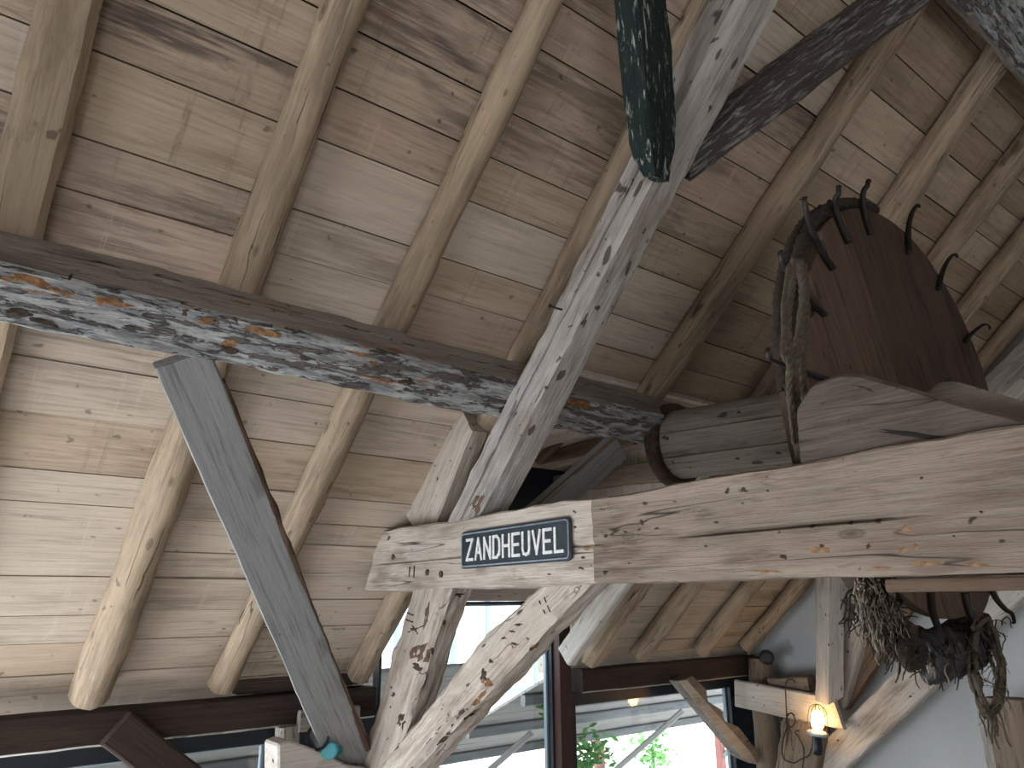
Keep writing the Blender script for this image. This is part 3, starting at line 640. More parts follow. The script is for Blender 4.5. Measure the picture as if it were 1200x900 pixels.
Wd, Hd = (tr-tl).length, (blc-tl).length
word = 'ZANDHEUVEL'; n_ = len(word); u0, u1 = .055, .955; cw = (u1-u0)/n_
for i, chh in enumerate(word):
    bm = bmesh.new(); sw = .0135
    for si, ((xa, ya), (xb, yb)) in enumerate(GL[chh]):
        f = lambda x, y: (u0+cw*(i+.17+.66*x), .24+.53*y)
        p, q = sp(*f(xa, ya)), sp(*f(xb, yb)); d = (q-p).normalized(); s_ = d.cross(V((1, 0, 0))).normalized()*sw/2; p -= d*sw*.45; q += d*sw*.45
        vs2 = [bm.verts.new(v+V((dx, 0, 0))) for dx in (.003, -.002-.0004*si) for v in (p-s_, q-s_, q+s_, p+s_)]
        for fc in ((0, 1, 2, 3), (7, 6, 5, 4), (0, 4, 5, 1), (1, 5, 6, 2), (2, 6, 7, 3), (3, 7, 4, 0)): bm.faces.new([vs2[k] for k in fc])
    bm_obj('letter', bm, M['letter'], parent=sg, smooth=False)

# ------------------------------------------------------------------ windlass: drum, spiked wheel, block
WY = 1.44; WC = V((3.565, WY, 2.875)); WR = .96
D0 = aX(789, 522, 3.50); D1 = aX(945, 500, 3.56)
dr = empty('windlass_drum', D0, 'horizontal wooden stave drum with a rimmed end left of the spiked wheel', 'drum')
dax = (D1-D0).normalized(); dL = (V((3.56, WY+.14, D1.z))-D0).length; u1_ = V((0, 0, 1)).cross(dax).normalized(); u2_ = dax.cross(u1_)
rd0 = .205; NS = 9
for k in range(NS):
    a0, a1 = 2*math.pi*(k+.27)/NS, 2*math.pi*(k+1.27)/NS; bm = bmesh.new(); g_ = .012
    sec = []
    for i in range(5):
        an = a0+g_+(a1-a0-2*g_)*i/4; sec.append((math.cos(an)*rd0*(1+.012*(k % 2)), math.sin(an)*rd0*(1+.012*(k % 2))))
    for i in range(4, -1, -1):
        an = a0+g_+(a1-a0-2*g_)*i/4; sec.append((math.cos(an)*(rd0-.035), math.sin(an)*(rd0-.035)))
    ra = [bm.verts.new((0, y, z)) for y, z in sec]; rb2 = [bm.verts.new((dL, y*.95, z*.95)) for y, z in sec]
    bm.faces.new(ra); bm.faces.new(rb2[::-1])
    for i in range(10): bm.faces.new((ra[i], ra[(i+1) % 10], rb2[(i+1) % 10], rb2[i]))
    bmesh.ops.recalc_face_normals(bm, faces=bm.faces); me = bpy.data.meshes.new('stave'); bm.to_mesh(me); bm.free()
    link('stave', me, M['drum_wood'], dr, frame(D0+dax*.02, D1, (0, 0, 1)))
bm = bmesh.new(); lathe_bm(bm, D0+dax*.05, dax, [(0, .166), (dL-.1, .158)], 20); bm_obj('core', bm, M['drum_wood'], parent=dr)
bm = bmesh.new(); lathe_bm(bm, D0-dax*.035, dax, [(0, .17), (0, .238), (.012, .252), (.075, .252), (.085, .240), (.085, .20)], 36); bm_obj('end_rim', bm, M['wheel_wood'], parent=dr, label='dark rounded rim')

wh = empty('spiked_wheel', WC-V((0, 0, WR)), 'large dark planked hoisting wheel with iron spikes round its rim', 'wheel')
# disc planks: lines leaning in the wheel plane
dirp = V((.37, 0, -.93)).normalized(); perp = V((.93, 0, .37)).normalized()
cuts = [-.97, -.63, -.40, -.12, .17, .47, .76, .97]
def chord(t, R): return math.sqrt(max(0, R*R-t*t))
for i in range(len(cuts)-1):
    t0, t1 = cuts[i]+.006, cuts[i+1]-.006; pts = []
    n = 10
    up_ = [(t0+(t1-t0)*j/n) for j in range(n+1)]
    if i == 0:   sx = [min(chord(t, WR), .44+(t-t0)*.35) for t in up_]
    elif i == 1: sx = [min(chord(t, WR), .70+(t-t0)*.6) for t in up_]
    else: sx = [chord(t, WR) for t in up_]
    for t, c_ in zip(up_, sx): pts.append(WC+perp*t-dirp*c_)
    for t in reversed(up_): pts.append(WC+perp*t+dirp*max(.02, chord(t, WR)))
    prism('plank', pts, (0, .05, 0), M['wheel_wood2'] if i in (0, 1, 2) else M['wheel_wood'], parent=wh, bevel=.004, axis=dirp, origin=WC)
# felloe ring behind the planks (two rings with the rope groove between)
def ring(R0, R1, y0, y1, name, mat, ns=64, wob=.0, seed=0, drop=0):
    bm = bmesh.new(); rr = []
    for k in range(ns):
        an = 2*math.pi*k/ns; w_ = 1+wob*mnoise.noise(V((math.cos(an)*2, math.sin(an)*2, seed)))
        rr.append([bm.verts.new(WC+V((math.cos(an)*r*w_, y-WY, math.sin(an)*r*w_-drop))) for r, y in ((R0, y0), (R1, y0), (R1, y1), (R0, y1))])
    for k in range(ns):
        for j in range(4): bm.faces.new((rr[k][j], rr[k][(j+1) % 4], rr[(k+1) % ns][(j+1) % 4], rr[(k+1) % ns][j]))
    return bm_obj(name, bm, mat, parent=wh, smooth=False, origin=WC)
ring(.78, .92, WY+.052, WY+.12, 'inner_felloe', M['wheel_wood'])
ring(.90, .965, WY+.06, WY+.12, 'outer_felloe', M['wheel_wood'], wob=.01, drop=.105)
# inner cross arms
for an in (20, 110):
    dv = V((math.cos(rad(an)), 0, math.sin(rad(an))))
    timber('cross_arm', WC-dv*.84+V((0, .16, 0)), WC+dv*.84+V((0, .16, 0)), .09, .07, M['wheel_wood'], up=(0, 1, 0), parent=wh, seed=an, rough=.004)
def spike(ang, rt=1.17, root=.70, back=False):
    d = V((math.cos(rad(ang)), 0, math.sin(rad(ang)))); t = V((-d.z, 0, d.x)); y0 = -.014 if not back else .18
    bm = bmesh.new(); ps = []
    flare = -.05 if not back else .03
    for r_, yy, tt in ((root, 0, 0), ((root+.98)/2, 0, 0), (.985, flare*.2, 0), ((.985+rt)/2, flare*.6, .004), (rt-.03, flare, .004), (rt, flare*1.1, -.018), (rt-.008, flare*1.1, -.036)):
        ps.append(WC+d*r_+V((0, y0+yy, 0))+t*tt)
    ps = smooth_path(ps, 4); tube_into(bm, ps, .019, 8, .008, 0, .5)
    bm_obj('spike', bm, M['iron'], parent=wh, smooth=True)
def tip(x, y, root=.82, back=False):
    d = aY(x, y, WY-.045 if not back else WY+.2)-WC
    spike(math.degrees(math.atan2(d.z, d.x)), math.hypot(d.x, d.z), root, back)
for q in ((893, 421), (907, 304), (935, 238), (975, 222), (1010, 213), (1068, 240), (1113, 297), (1152, 380), (1183, 727)): tip(*q)
for an in (-18, -82, -104, -124, -150): spike(an, 1.10, .86)
tip(972, 233, .90, True)

# block on the tie beam
blk = [(931, 481), (941, 463), (952, 449), (985, 437), (1010, 438), (1060, 452), (1130, 473), (1200, 490), (1330, 520), (1330, 498+20), (1200, 513), (933, 547)]
bp = [aX(x, y, XT+.014) for x, y in blk[:8]]; bp += [aX(1290, 512, XT+.014), V((XT+.014, aX(1290, 512, XT+.014).y, 2.34)), V((XT+.014, aX(933, 547, XT).y, 2.37))]
prism('bearing_block', bp, (.20, 0, 0), M['block_wood'], 'rough curved wooden block standing on the tie beam before the wheel', 'block', bevel=.012, axis=(0, 1, 0))
prism('bearing_slab', [aX(x, y, XT+.21) for x, y in ((1080, 462), (1095, 448), (1118, 446), (1200, 470), (1290, 492), (1290, 520), (1080, 520))], (.12, 0, 0), M['drum_wood'], 'grey slab behind the curved block, right of the wheel foot', 'block', bevel=.012, axis=(0, 1, 0))
blo = bpy.data.objects['bearing_block']
patch(blo, 1068, 509, 44, 3.5, 7, M['dark'], 'open_split'); patch(blo, 970, 466, 22, 2, 55, M['knot'], 'crack'); patch(blo, 1012, 455, 16, 2, 20, M['knot'], 'crack'); patch(blo, 955, 520, 20, 1.2, -12, M['knot'], 'crack')
# batten below the tie beam
zb = 2.06
timber('batten', V((XM-.05, aX(1046, 677, XM-.05).y, zb-.024)), V((XM-.05, -3, zb-.02)), .09, .034, M['wheel_wood2'], label='thin brown batten fixed under the tie beam at the right', cat='board', rough=.003, ch=.004, seed=3)

# ------------------------------------------------------------------ ropes
def twisted(bm, path, r, strands=3, pitch=.10):
    path = smooth_path(path, 10); n = len(path); L = 0; acc = [0]
    for i in range(1, n): L += (path[i]-path[i-1]).length; acc.append(L)
    for s_ in range(strands):
        ps = []
        for i, p in enumerate(path):
            d = (path[min(i+1, n-1)]-path[max(i-1, 0)]).normalized(); a = d.orthogonal().normalized()
            ref = V((0, 1, 0)); a = (ref-d*ref.dot(d)); a = a.normalized() if a.length > .05 else d.orthogonal().normalized(); b = d.cross(a)
            ph = acc[i]/pitch*2*math.pi+s_*2*math.pi/strands
            ps.append(p+(a*math.cos(ph)+b*math.sin(ph))*r*.55)
        tube_into(bm, ps, r*.62, 6, wob=.35)
def dense(path, step=.015):
    sp_ = smooth_path(path, 8); out = [sp_[0]]
    for p in sp_[1:]:
        while (p-out[-1]).length > step: out.append(out[-1]+(p-out[-1]).normalized()*step)
    return out
bm = bmesh.new(); XR = 2.50
def rope_px(bm, pts, Y, r, **k): twisted(bm, [aY(x, y, Y+(z if z else 0)) for x, y, z in [(*q, 0) if len(q) == 2 else q for q in pts]], r, **k)
for pts, r in (([(925, 310), (920, 345), (918, 395), (917, 415), (925, 432), (928, 480), (936, 525), (941, 548)], .0085), ([(930, 304), (928, 340), (923, 375), (926, 425), (925, 455), (931, 500), (938, 540)], .013),
               ([(936, 305), (942, 345), (938, 385), (931, 430), (934, 480), (943, 530)], .017), ([(941, 310), (945, 350), (944, 400), (940, 440), (944, 480), (950, 515)], .014),
               ([(924, 312), (917, 360), (920, 400), (930, 420), (926, 470), (930, 520)], .006)):
    rope_px(bm, pts, WY-.10, r)
bm_obj('hanging_rope', bm, M['rope'], label='thick hemp rope strands hung down over the left spikes of the wheel', cat='rope')
# rope wound over the left side of the rim
bm = bmesh.new()
for q in range(2):
    pts = [WC+V((math.cos(rad(an))*.995, .03+.05*q, math.sin(rad(an))*.995)) for an in range(190-5*q, 84, -6)]
    twisted(bm, pts[::2], .027)
bm_obj('wound_rope', bm, M['rope_dark'], label='dark rope wound round the top left rim of the wheel', cat='rope')
# frayed mass under the wheel
rnd = random.Random(3)
def strand_cloud(bm, n, seeds, drop, r, spread, Y=WY+.1):
    for i in range(n):
        x, y = rnd.choice(seeds); x += rnd.gauss(0, spread); y += rnd.gauss(0, spread*.6)
        p = aY(x, y, Y+rnd.uniform(-.12, .16)); ps = [p]; d = V((rnd.uniform(-1, 1), rnd.uniform(-.4, .4), rnd.uniform(-.6, .5)))
        for k in range(rnd.randint(3, 6)):
            d = (d+V((rnd.gauss(0, .5), rnd.gauss(0, .3), rnd.gauss(-drop, .45)))).normalized(); ps.append(ps[-1]+d*rnd.uniform(.018, .036))
        tube_into(bm, smooth_path(ps, 3), r*rnd.uniform(.6, 1.3), 4, r*.4)
bm = bmesh.new()
core = [(1012, 690), (1020, 705), (1028, 720), (1040, 735), (1052, 748), (1066, 752), (1085, 760), (1105, 762), (1125, 758), (1140, 745), (1150, 735)]
for off_, r in ((0, .042), (7, .036), (-7, .034), (12, .026), (3, .032)):
    twisted(bm, [aY(x+rnd.uniform(-5, 5), y+off_+rnd.uniform(-4, 4), WY+.1+rnd.uniform(-.08, .1)) for x, y in core], r)
for k in range(12):
    x = 1012+k*2.6+rnd.uniform(-2, 2); twisted(bm, [aY(x-8, 672, WY+.05+rnd.uniform(-.1, .1)), aY(x-4, 700, WY+.05+rnd.uniform(-.1, .1)), aY(x+4+k, 722, WY+.05), aY(x+16+k, 745, WY+.1)], .017)
strand_cloud(bm, 420, core+[(1015, 700), (1022, 715), (1035, 725), (1030, 700), (1045, 735)], .35, .0055, 10)
bm_obj('rope_tangle', bm, M['rope_dark'], label='dark matted tangle of old rope under the wheel rim', cat='rope')
bm = bmesh.new()
for k in range(110):
    x = 1001+rnd.random()*46; y0 = 676+rnd.random()*16; ps = [aY(x, y0, WY-.02+rnd.uniform(-.08, .08))]
    ln = rnd.randint(6, 12); xx, yy = x, y0
    for j in range(ln): xx += rnd.gauss(1.2, 2.4); yy += rnd.uniform(4, 8); ps.append(aY(xx, yy, WY-.02+rnd.uniform(-.03, .03)+(.02*j if k % 2 else 0)))
    tube_into(bm, smooth_path(ps, 3), rnd.uniform(.002, .0042), 4, .0015)
for sx_, sy_ in ((1012, 720), (1024, 745), (1030, 735), (1085, 770), (1110, 772), (1088, 765)):
    ps = [aY(sx_, sy_, WY)]; xx, yy = sx_, sy_
    for j in range(6): xx += rnd.gauss(1, 3); yy += rnd.uniform(4, 8); ps.append(aY(xx, yy, WY))
    tube_into(bm, smooth_path(ps, 3), .006, 4, .002)
bm_obj('frayed_fibre', bm, M['straw'], label='loose light brown fibres fraying down left of the tangle', cat='rope', kind='stuff')
# small looped rope end
bm = bmesh.new()
for rr_ in (0, 3.2): twisted(bm, [aY(1068+math.cos(an/10*2*math.pi)*(10-rr_*.5)+rr_*2.2, 766+math.sin(an/10*2*math.pi)*(17-rr_), WY-.03) for an in range(11)], .016)
bm_obj('rope_loop', bm, M['rope_dark'], label='small round rope loop hanging at the middle of the tangle', cat='rope')
bm = bmesh.new()
for k in range(11):                                             # big coil on the right
    j = lambda s=2.: rnd.uniform(-s, s)*1.9
    pts = [(1142+j(), 737+j()), (1150+j(4), 728+j()), (1160+j(4), 740+j()), (1168+j(4), 768+j(5)), (1173+j(3), 800+j(5)), (1170+j(3), 826+j(4)), (1160+j(3), 838+j(3)), (1150+j(), 826+j(4)), (1143+j(3), 800+j(4)), (1139+j(3), 775+j(4)), (1140+j(3), 752+j(3)), (1146+j(3), 738+j(3))]
    rope_px(bm, [(x, y, rnd.uniform(-.04, .06)) for x, y in pts], WY-.02, .0052+.002*(k % 3))
for k in range(8):
    x, y = 1146+rnd.uniform(-6, 26), 826+rnd.uniform(-6, 6); pts = [(x, y)]
    for q in range(4): x += rnd.uniform(-2, 5); y += rnd.uniform(6, 16); pts.append((x, y))
    rope_px(bm, pts, WY-.02, .0038)
strand_cloud(bm, 40, [(1142, 765), (1146, 800), (1155, 830), (1172, 810), (1170, 780)], .4, .0025, 4, WY-.02)
bm_obj('rope_coil', bm, M['rope'], label='loose ragged rope coil hanging at the right end of the tangle', cat='rope')
pad = bmesh.new()
for k in range(9):
    c_ = aY(1094+k*7.0, 762-k*1.6+(3 if k % 2 else 0), WY+.02); e = c_+V((.02, .06, -.115)) 
    tube_into(pad, smooth_path([c_+V((0, .05, .07)), c_, e+V((0, -.05, .04)), e], 3), .026, 8, .030, .3)
bm_obj('leather_fringe', pad, M['leather'], label='row of dark blue-black rags packed under the rim tangle', cat='rags')

# ------------------------------------------------------------------ gable-end framing (right background)
XQ = 6.9
timber('gable_post', V((XQ+.05, aX(892, 790, XQ+.05).y, 1.43)), V((XQ+.05, aX(892, 790, XQ+.05).y, ZF)), .24, .24, M['post_brown'], up=(0, 1, 0), round_=True, label='round bleached post beside the right-hand window frame', cat='post', rough=.012, seed=41)
timber('gable_rail', aX(863, 812, XQ-.22), aX(984, 836, XQ-.22), .06, .25, M['white_wash'], label='whitewashed horizontal timber behind the glowing lamp', cat='beam', rough=.004, seed=42, sk1=(0, -.35))
timber('gable_block', aX(905, 803, XQ-.08), aX(952, 801, XQ-.08), .14, .13, M['post_brown'], label='short brown timber stub lying on the whitewashed rail', cat='block', rough=.006, seed=43)
timber('gable_upright', aX(972, 818, XQ-.22), aX(973, 655, XQ-.22), .17, .19, M['white_wash'], up=(.45, .9, 0), label='white upright post between the tie beam and the lamp rail', cat='post', rough=.005, seed=44, sk0=(.5, .0))
timber('gable_strut', aX(962, 905, XQ), aX(1262, 614, XQ), .16, .27, M['white_wash'], up=(0, -.6, .8), label='big whitewashed strut climbing right behind the rope tangle', cat='brace', rough=.012, seed=45, lumps=((.2, .08, .08),))
timber('leaning_plank', aX(978, 822, XQ-.04), aX(1015, 690, XQ-.04), .10, .22, M['pale_oak'], up=(0, -1, .2), label='pale leaning timber right behind the white upright', cat='brace', rough=.012, seed=46)
timber('dark_plank', aX(985, 822, XQ+.03), aX(1062, 700, XQ+.03), .08, .20, M['brown_plank'], up=(0, -1, .2), label='dark brown leaning board under the rope tangle', cat='board', rough=.010, seed=47)
timber('curved_post', aX(946, 832, XQ-.10), aX(930, 960, XQ-.10), .18, .40, M['post_brown'], up=(0, 1, 0), label='curved pale brown post below the lamp', cat='post', rough=.016, seed=48, lumps=((0, -.25, .12),))
timber('corner_post', aX(1180, 818, XQ-.3), V((XQ-.3, aX(1180, 818, XQ-.3).y, ZF)), .20, .24, M['post_brown'], up=(0, 1, 0), label='brown post in the bottom right corner', cat='post', rough=.008, seed=49)
timber('corner_post', aX(1160, 826, XQ-.2), V((XQ-.2, aX(1160, 826, XQ-.2).y, ZF)), .12, .14, M['grey_oak'], up=(0, 1, 0), label='thin grey post left of the brown corner post', cat='post', rough=.012, seed=50)
timber('gable_principal', aX(1196, 442, XQ), aX(1120, 520, XQ), .14, .22, M['white_wash'], up=(0, .7, .7), label='whitish sloping timber against the gable at the right edge', cat='beam', rough=.01, seed=51)
timber('gable_upper', aX(1150, 470, XQ), roof(XQ, -.9, .45), .14, .2, M['grey_oak'], up=(0, .7, .7), label='grey sloping timber below the last rafter at the right edge', cat='beam', rough=.01, seed=52)
# round black spot lamp at the plate end
bm = bmesh.new(); c_ = aX(898, 770, XQ-.05); lathe_bm(bm, c_+V((.10, .05, 0)), V((-1, -.55, 0)), [(0, .03), (.02, .05), (.04, .055), (.14, .072), (.15, .066), (.145, .02)], 20)
tube_into(bm, [aX(886, 771, XQ+.02), c_+V((.05, .03, 0))], .012, 6)
bm_obj('spotlight', bm, M['rubber'], label='small round black spotlight at the end of the wall plate', cat='lamp')

# lamp
LP = aX(958, 842, XQ-.34)
lp = empty('work_lamp', LP+V((-.02, 0, -.22)), 'hand-held caged work lamp with a glowing bulb on the whitewashed rail', 'lamp')
axl = V((-.0, -.13, 1)).normalized()
bm = bmesh.new(); lathe_bm(bm, LP-axl*.30, axl, [(0, .035), (.01, .046), (.06, .048), (.16, .044), (.17, .05)], 16); bm_obj('handle', bm, M['tool_black'], parent=lp, label='glossy black handle')
bm = bmesh.new(); lathe_bm(bm, LP-axl*.14, axl, [(0, .05), (.004, .088), (.026, .092), (.032, .078)], 24); bm_obj('collar', bm, M['steel_lip'], parent=lp, label='grey collar')
bm = bmesh.new(); lathe_bm(bm, LP-axl*.10, axl, [(0, .030), (.04, .050), (.09, .060), (.14, .048), (.165, .02)], 20); bm_obj('bulb', bm, M['bulb'], parent=lp, label='glowing orange-white bulb')
bm = bmesh.new()
ca = axl.orthogonal().normalized(); cb = axl.cross(ca)
for k in range(6):
    an = 2*math.pi*k/6; e = ca*math.cos(an)+cb*math.sin(an)
    tube_into(bm, smooth_path([LP-axl*.11+e*.078, LP+axl*.02+e*.080, LP+axl*.09+e*.06, LP+axl*.12+e*.005], 4), .0035, 5)
bm_obj('cage', bm, M['rust_steel'], parent=lp)
pl = bpy.data.lights.new('work_lamp_light', 'POINT'); pl.energy = .8; pl.color = (1, .55, .22); pl.shadow_soft_size = .05
plo = bpy.data.objects.new('work_lamp_light', pl); C.objects.link(plo); plo.location = LP+V((-.13, -.05, .04))
bm = bmesh.new()
cab = [(952, 876), (948, 885), (938, 890), (930, 894), (918, 888), (917, 870), (922, 850), (921, 820), (921, 800), (928, 796), (932, 800)]
ps = smooth_path([LP-axl*.30]+[aX(x, y, XQ-.30) for x, y in cab], 6)
tube_into(bm, ps, .0065, 6)
tube_into(bm, smooth_path([aX(x, y, XQ-.31) for x, y in ((921, 838), (928, 836), (932, 845), (927, 852), (921, 846), (925, 836), (931, 838))], 6), .006, 6)
tube_into(bm, smooth_path([aX(x, y, XQ-.24) for x, y in ((940, 905), (942, 880), (937, 866), (932, 858), (936, 856))], 6), .0065, 6)
bm_obj('cable', bm, M['rubber'], label='thin black cable looping from the lamp over the whitewashed rail', cat='cable')

zp_ = zpl-.185
# braces at the eave wall
def stepped(name, pts, Y, d, mat, label): return prism(name, [aY(x, y, Y) for x, y in pts], (0, d, 0), mat, label, 'brace', bevel=.006, axis=aY(*pts[1], Y)-aY(*pts[0], Y))
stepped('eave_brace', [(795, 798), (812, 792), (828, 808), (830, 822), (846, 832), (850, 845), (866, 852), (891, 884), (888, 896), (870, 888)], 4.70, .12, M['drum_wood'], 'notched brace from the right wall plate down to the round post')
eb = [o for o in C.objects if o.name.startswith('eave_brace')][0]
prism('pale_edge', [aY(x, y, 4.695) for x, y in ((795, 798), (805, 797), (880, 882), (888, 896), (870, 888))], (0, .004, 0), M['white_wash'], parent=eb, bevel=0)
timber('eave_brace', aY(135, 853, 4.80), aY(228, 925, 4.80), .20, .10, M['plate_wood'], up=(0, -1, 0), label='dark brown brace below the wall plate at the lower left window', cat='brace', rough=.005, seed=55)
# timber stub and work light at lower left
stub = prism('timber_stub', [aY(x+16, y+1, 4.10) for x, y in ((310, 872), (322, 867), (360, 879), (392, 896), (440, 903), (440, 930), (310, 930))], (0, .2, 0), M['white_wash'], 'pale timber stub under the black and teal torch', 'block', bevel=.01, axis=(1, 0, 0))
timber('stub_block', V(aY(337, 872, 4.86)), V((aY(337, 850, 4.86).x, 4.86, zp_)), .12, .12, M['plate_white'], up=(0, 1, 0), label='small upright wood block below the wall plate behind the torch', cat='block', rough=.004, seed=57)
timber('stub_board', aY(350, 845, 4.80), aY(420, 838, 4.80), .05, .12, M['grey_oak'], label='short grey board end below the wall plate beside the grey brace', cat='board', rough=.004, seed=58)
tq = aY(368, 866, 4.15)
tor = empty('torch', tq+V((0, 0, -.09)), 'black and teal battery torch lying on the pale timber stub', 'tool')
ax1 = V((-.80, -.60, .03)).normalized(); tp = aY(383, 861, 4.17)
def tpart(name, P0, ax, prof, mat, **k):
    bm = bmesh.new(); lathe_bm(bm, P0, ax, prof, 20); return bm_obj(name, bm, mat, parent=tor, smooth=False, **k)
tpart('body', tp, ax1, [(-.18, .045), (-.02, .05), (0, .058), (.03, .058), (.035, .05)], M['tool_black'])
tpart('head_ring', tp+ax1*.035, ax1, [(0, .062), (.022, .066), (.024, .058)], M['tool_grey'])
tpart('head', tp+ax1*.058, ax1, [(0, .060), (.05, .070), (.056, .062), (.045, .052)], M['tool_black'])
tpart('front_lens', tp+ax1*.095, ax1, [(0, .045), (.006, .05)], M['tool_lens'])
t2 = aY(392, 876, 4.14)
tpart('battery_foot', t2, V((-.72, -.69, 0)), [(-.10, .05), (.02, .05), (.03, .045)], M['tool_teal'])
tpart('round_end', t2+V((-.055, -.055, 0)), V((-.6, -.8, 0)), [(-.03, .046), (.012, .046), (.02, .038)], M['tool_lens'], label='pale teal round cap')
bm = bmesh.new(); tube_into(bm, smooth_path([tp+V((-.04, -.02, .055)), tp+V((-.03, -.02, .085)), tp+V((.03, 0, .10))], 4), .008, 6); bm_obj('clip', bm, M['chrome'], parent=tor)

# ------------------------------------------------------------------ windows, door, dormer
def window(name, x0, x1, z0, z1, Y, mull=(), fw=.07, lip=True, topw=None):
    w = bpy.data.objects.new(name, None); C.objects.link(w); w.location = ((x0+x1)/2, Y, z0); w['kind'] = 'structure'
    tw = topw or fw
    box('frame', (x0, Y, z1-tw), (x1, Y+.09, z1), M['steel'], w); box('frame', (x0, Y, z0), (x1, Y+.09, z0+fw), M['steel'], w)
    box('frame', (x0, Y, z0+fw), (x0+fw, Y+.09, z1-tw), M['steel'], w, axis=(0, 0, 1)); box('frame', (x1-fw, Y, z0+fw), (x1, Y+.09, z1-tw), M['steel'], w, axis=(0, 0, 1))
    xs_ = [x0+fw]+[v for m in mull for v in (m-.03, m+.03)]+[x1-fw]
    for m in mull: box('mullion', (m-.03, Y, z0+fw), (m+.03, Y+.09, z1-tw), M['steel'], w, axis=(0, 0, 1))
    for i in range(0, len(xs_), 2): 
        box('pane', (xs_[i], Y+.04, z0+fw), (xs_[i+1], Y+.046, z1-tw), M['glass'], w, bevel=0)
        if lip:
            box('frame_lip', (xs_[i+1]-.022, Y+.05, z0+fw), (xs_[i+1], Y+.085, z1-tw), M['steel_lip'], w, axis=(0, 0, 1))
            box('frame_lip', (xs_[i], Y+.05, z1-tw-.016), (xs_[i+1], Y+.085, z1-tw), M['steel_lip'], w)
    return w
zw1 = aY(0, 870, 5.0).z; zp = zpl-.19
window('window_1', -3.2, aY(331, 860, 5.0).x, ZF+.25, zp-.005, YE-.04, mull=(-1.2,), fw=.10, topw=.10)
window('window_2', aY(664, 820, 5).x+.0, 6.86, ZF+.25, zp-.005, YE-.04, fw=.085, topw=.10)
wallbox('wall_front', (-3.2, YE, ZF), (2.15, YE+.12, ZF+.25)); wallbox('wall_front', (4.5, YE, ZF), (XG, YE+.12, ZF+.25))
box('trim_1', (2.05, YE-.04, ZF), (2.75, YE+.10, zp), M['steel'], bevel=0, kind='structure')
box('trim_2', (6.86, YE-.02, ZF), (XG, YE+.10, zp+.1), M['steel'], bevel=0, kind='structure')
xd0, xd1 = 2.75, aY(647, 800, 5).x
dz = 2.0
d = window('door_1', xd0, xd1, ZF, dz, YE-.04, mull=(), fw=.02)
box('mullion', (xd1, YE-.12, ZF), (xd1+.13, YE+.08, 2.0), M['rust_steel'], d, axis=(0, 0, 1))
# dormer: ceiling boards, cheeks, front
dc = empty('dormer', (3.6, 4.5, 3.0)); dc['kind'] = 'structure'; dc.name = 'ceiling_dormer'
z0d, z1d = 3.28, 3.12
x = DX0
while x < DX1+.1:
    w_ = random.uniform(.17, .22)
    prism('plank', [(x+.003, 3.0, z0d), (x+w_-.003, 3.0, z0d), (x+w_-.003, 5.4, z1d), (x+.003, 5.4, z1d)], (0, 0, .025), M['lath'], parent=dc, bevel=0, axis=(0, 1, 0)); x += w_
wd = empty('wall_dormer', (DX1, 4.5, 2.0)); wd['kind'] = 'structure'
y = 3.0
while y < 5.45:                                    # slanting cheek boards
    w_ = random.uniform(.15, .19); k = -.30
    def zlow(yy): return max(1.4, roof(0, 0, 0).z - (yy-roof(0, 0, 0).y)*math.tan(TH))-.02
    y1 = min(y+w_-.006, 5.45)
    prism('plank', [(DX1, y, zlow(y)), (DX1, y1, zlow(y1)), (DX1, y1-.0, 3.3), (DX1, y, 3.3)], (.025, 0, 0), M['lath'], parent=wd, bevel=.002, axis=(0, 0, 1)); 
    prism('plank', [(DX0-.03, y, zlow(y)), (DX0-.03, y1, zlow(y1)), (DX0-.03, y1-.0, 3.3), (DX0-.03, y, 3.3)], (.025, 0, 0), M['lath'], parent=wd, bevel=.002, axis=(0, 0, 1)); y += w_
timber('dormer_beam', aX(800, 549, DX1-.08), aX(610, 574, DX1-.08), .14, .15, M['post_brown'], label='brown horizontal beam along the dormer side wall', cat='beam', rough=.006, seed=61)
timber('dormer_strut', aX(668, 507, 3.9), aX(630, 540, 3.9), .06, .06, M['brown_plank'], label='thin brown dormer rafter seen between principal and purlin', cat='brace', rough=.002, seed=62)
timber('dormer_rail', aX(632, 537, 4.0), aX(745, 512, 4.0), .05, .11, M['brown_plank'], label='flat brown rail under the dormer ceiling', cat='board', rough=.002, seed=63)
timber('door_lintel', (DX0, 5.02, dz+.065), (DX1, 5.02, dz+.065), .08, .13, M['lath'], label='plain wooden lintel over the glazed door', cat='beam', rough=.002, ch=.003, seed=64)
box('wall_front', (DX0, YE, dz+.13), (DX1, YE+.06, 3.2), M['steel'], bevel=0, kind='structure')

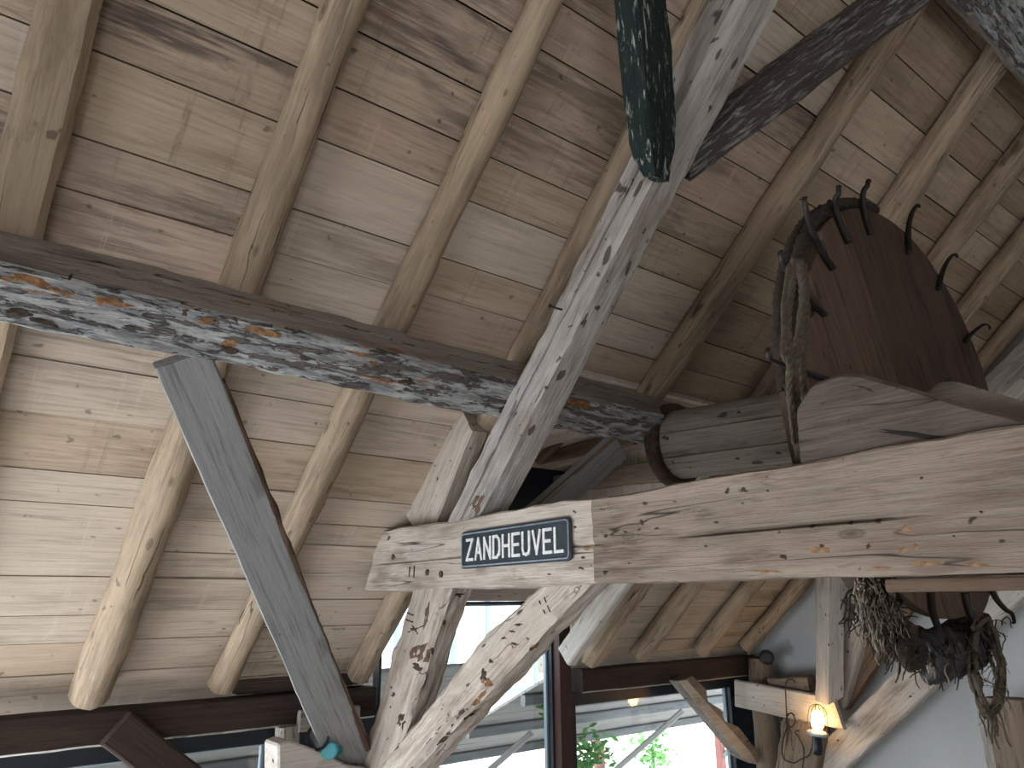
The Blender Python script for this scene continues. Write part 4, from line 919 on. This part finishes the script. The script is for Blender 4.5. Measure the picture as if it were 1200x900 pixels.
# ------------------------------------------------------------------ outdoors
box('ground', (-20, YE+.3, ZF-.15), (40, 45, ZF-.1), M['ground'], bevel=0, kind='structure')
def canopy(x0, x1, label):
    c0 = empty('lean_to_canopy', (x0, 8.2, ZF-.1), label, 'canopy')
    y0, z0, y1, z1 = 5.25, 1.50, 8.2, .22
    ln = math.hypot(y1-y0, z1-z0); n = 14
    for i in range(n):
        t0, t1 = i/n+.002, (i+1)/n-.002
        a_, b2 = V((x0, y0+(y1-y0)*t0, z0+(z1-z0)*t0)), V((x0, y0+(y1-y0)*t1, z0+(z1-z0)*t1))
        prism('plank', [a_, b2, b2+V((x1-x0, 0, 0)), a_+V((x1-x0, 0, 0))], (0, .01, .025), M['ext_wood'], parent=c0, bevel=0, axis=(1, 0, 0))
    k = x0+.3
    for t in (.3, .62, .97):
        y_, z_ = y0+(y1-y0)*t, z0+(z1-z0)*t-.06
        timber('purlin', (x0, y_, z_), (x1, y_, z_), .07, .10, M['ext_batten'], parent=c0, rough=.001, seg=.5)
    while k < x1:
        timber('post', (k, y1-.05, z1-.1), (k, y1-.05, ZF-.1), .12, .12, M['pink_post'], parent=c0, rough=.001, seg=.5, up=(0, 1, 0))
        timber('brace', (k, y1-.1, z1-.6), (k+.7, y1-1.0, z1+.32), .07, .07, M['ext_wood'], parent=c0, rough=.001, seg=.5); k += 2.7
canopy(-3.4, 4.0, 'lean-to canopy of bleached boards outside the lower left window')
canopy(5.0, 11.5, 'lean-to canopy with grey battens outside the right-hand window')
nh = empty('neighbouring_house', (6.5, 13, ZF-.1), 'bright white rendered house seen through the glazed door', 'building')
box('wall', (2.2, 13, ZF-.1), (16, 13.3, 5.5), M['ext_wall'], nh, bevel=0)
for xa in (7.45, 9.6):
    f = empty('window', (xa, 12.95, 0)); f.parent = nh; f.matrix_parent_inverse = wm(nh).inverted()
    for lo, hi in (((xa, 12.93, .2), (xa+.09, 13, 2.4)), ((xa+1.3, 12.93, .2), (xa+1.39, 13, 2.4)), ((xa, 12.93, 2.32), (xa+1.39, 13, 2.42)), ((xa, 12.93, .2), (xa+1.39, 13, .28))):
        box('frame', lo, hi, M['ext_frame'], f, bevel=0)
def bush(name, c, r, n, label):
    bm = bmesh.new(); rn = random.Random(int(c[0]*10))
    for i in range(n):
        p = V(c)+V((rn.gauss(0, r*.5), rn.gauss(0, r*.5), rn.gauss(0, r*.5))); s = rn.uniform(.04, .08); a_ = V((rn.uniform(-1, 1), rn.uniform(-1, 1), rn.uniform(-1, 1))).normalized(); b2 = a_.orthogonal().normalized()
        bm.faces.new([bm.verts.new(p+v) for v in (-a_*s, b2*s*.45, a_*s, -b2*s*.45)])
    tube_into(bm, [V((c[0], c[1], ZF-.1)), V(c)], .03, 5)
    bm_obj(name, bm, M['leaf'], smooth=False, label=label, cat='plant')
pz = aY(677, 680, 7.5)
bush('climbing_plant', aY(641, 818, 6.6), .16, 120, 'green climbing plant beside the door opening outside')
bush('shrub', aY(690, 888, 7.6), .30, 260, 'leafy green shrub outside the right window, near its left side')
bush('shrub', aY(765, 882, 9.5), .32, 260, 'leafy green shrub outside behind the faded red post')
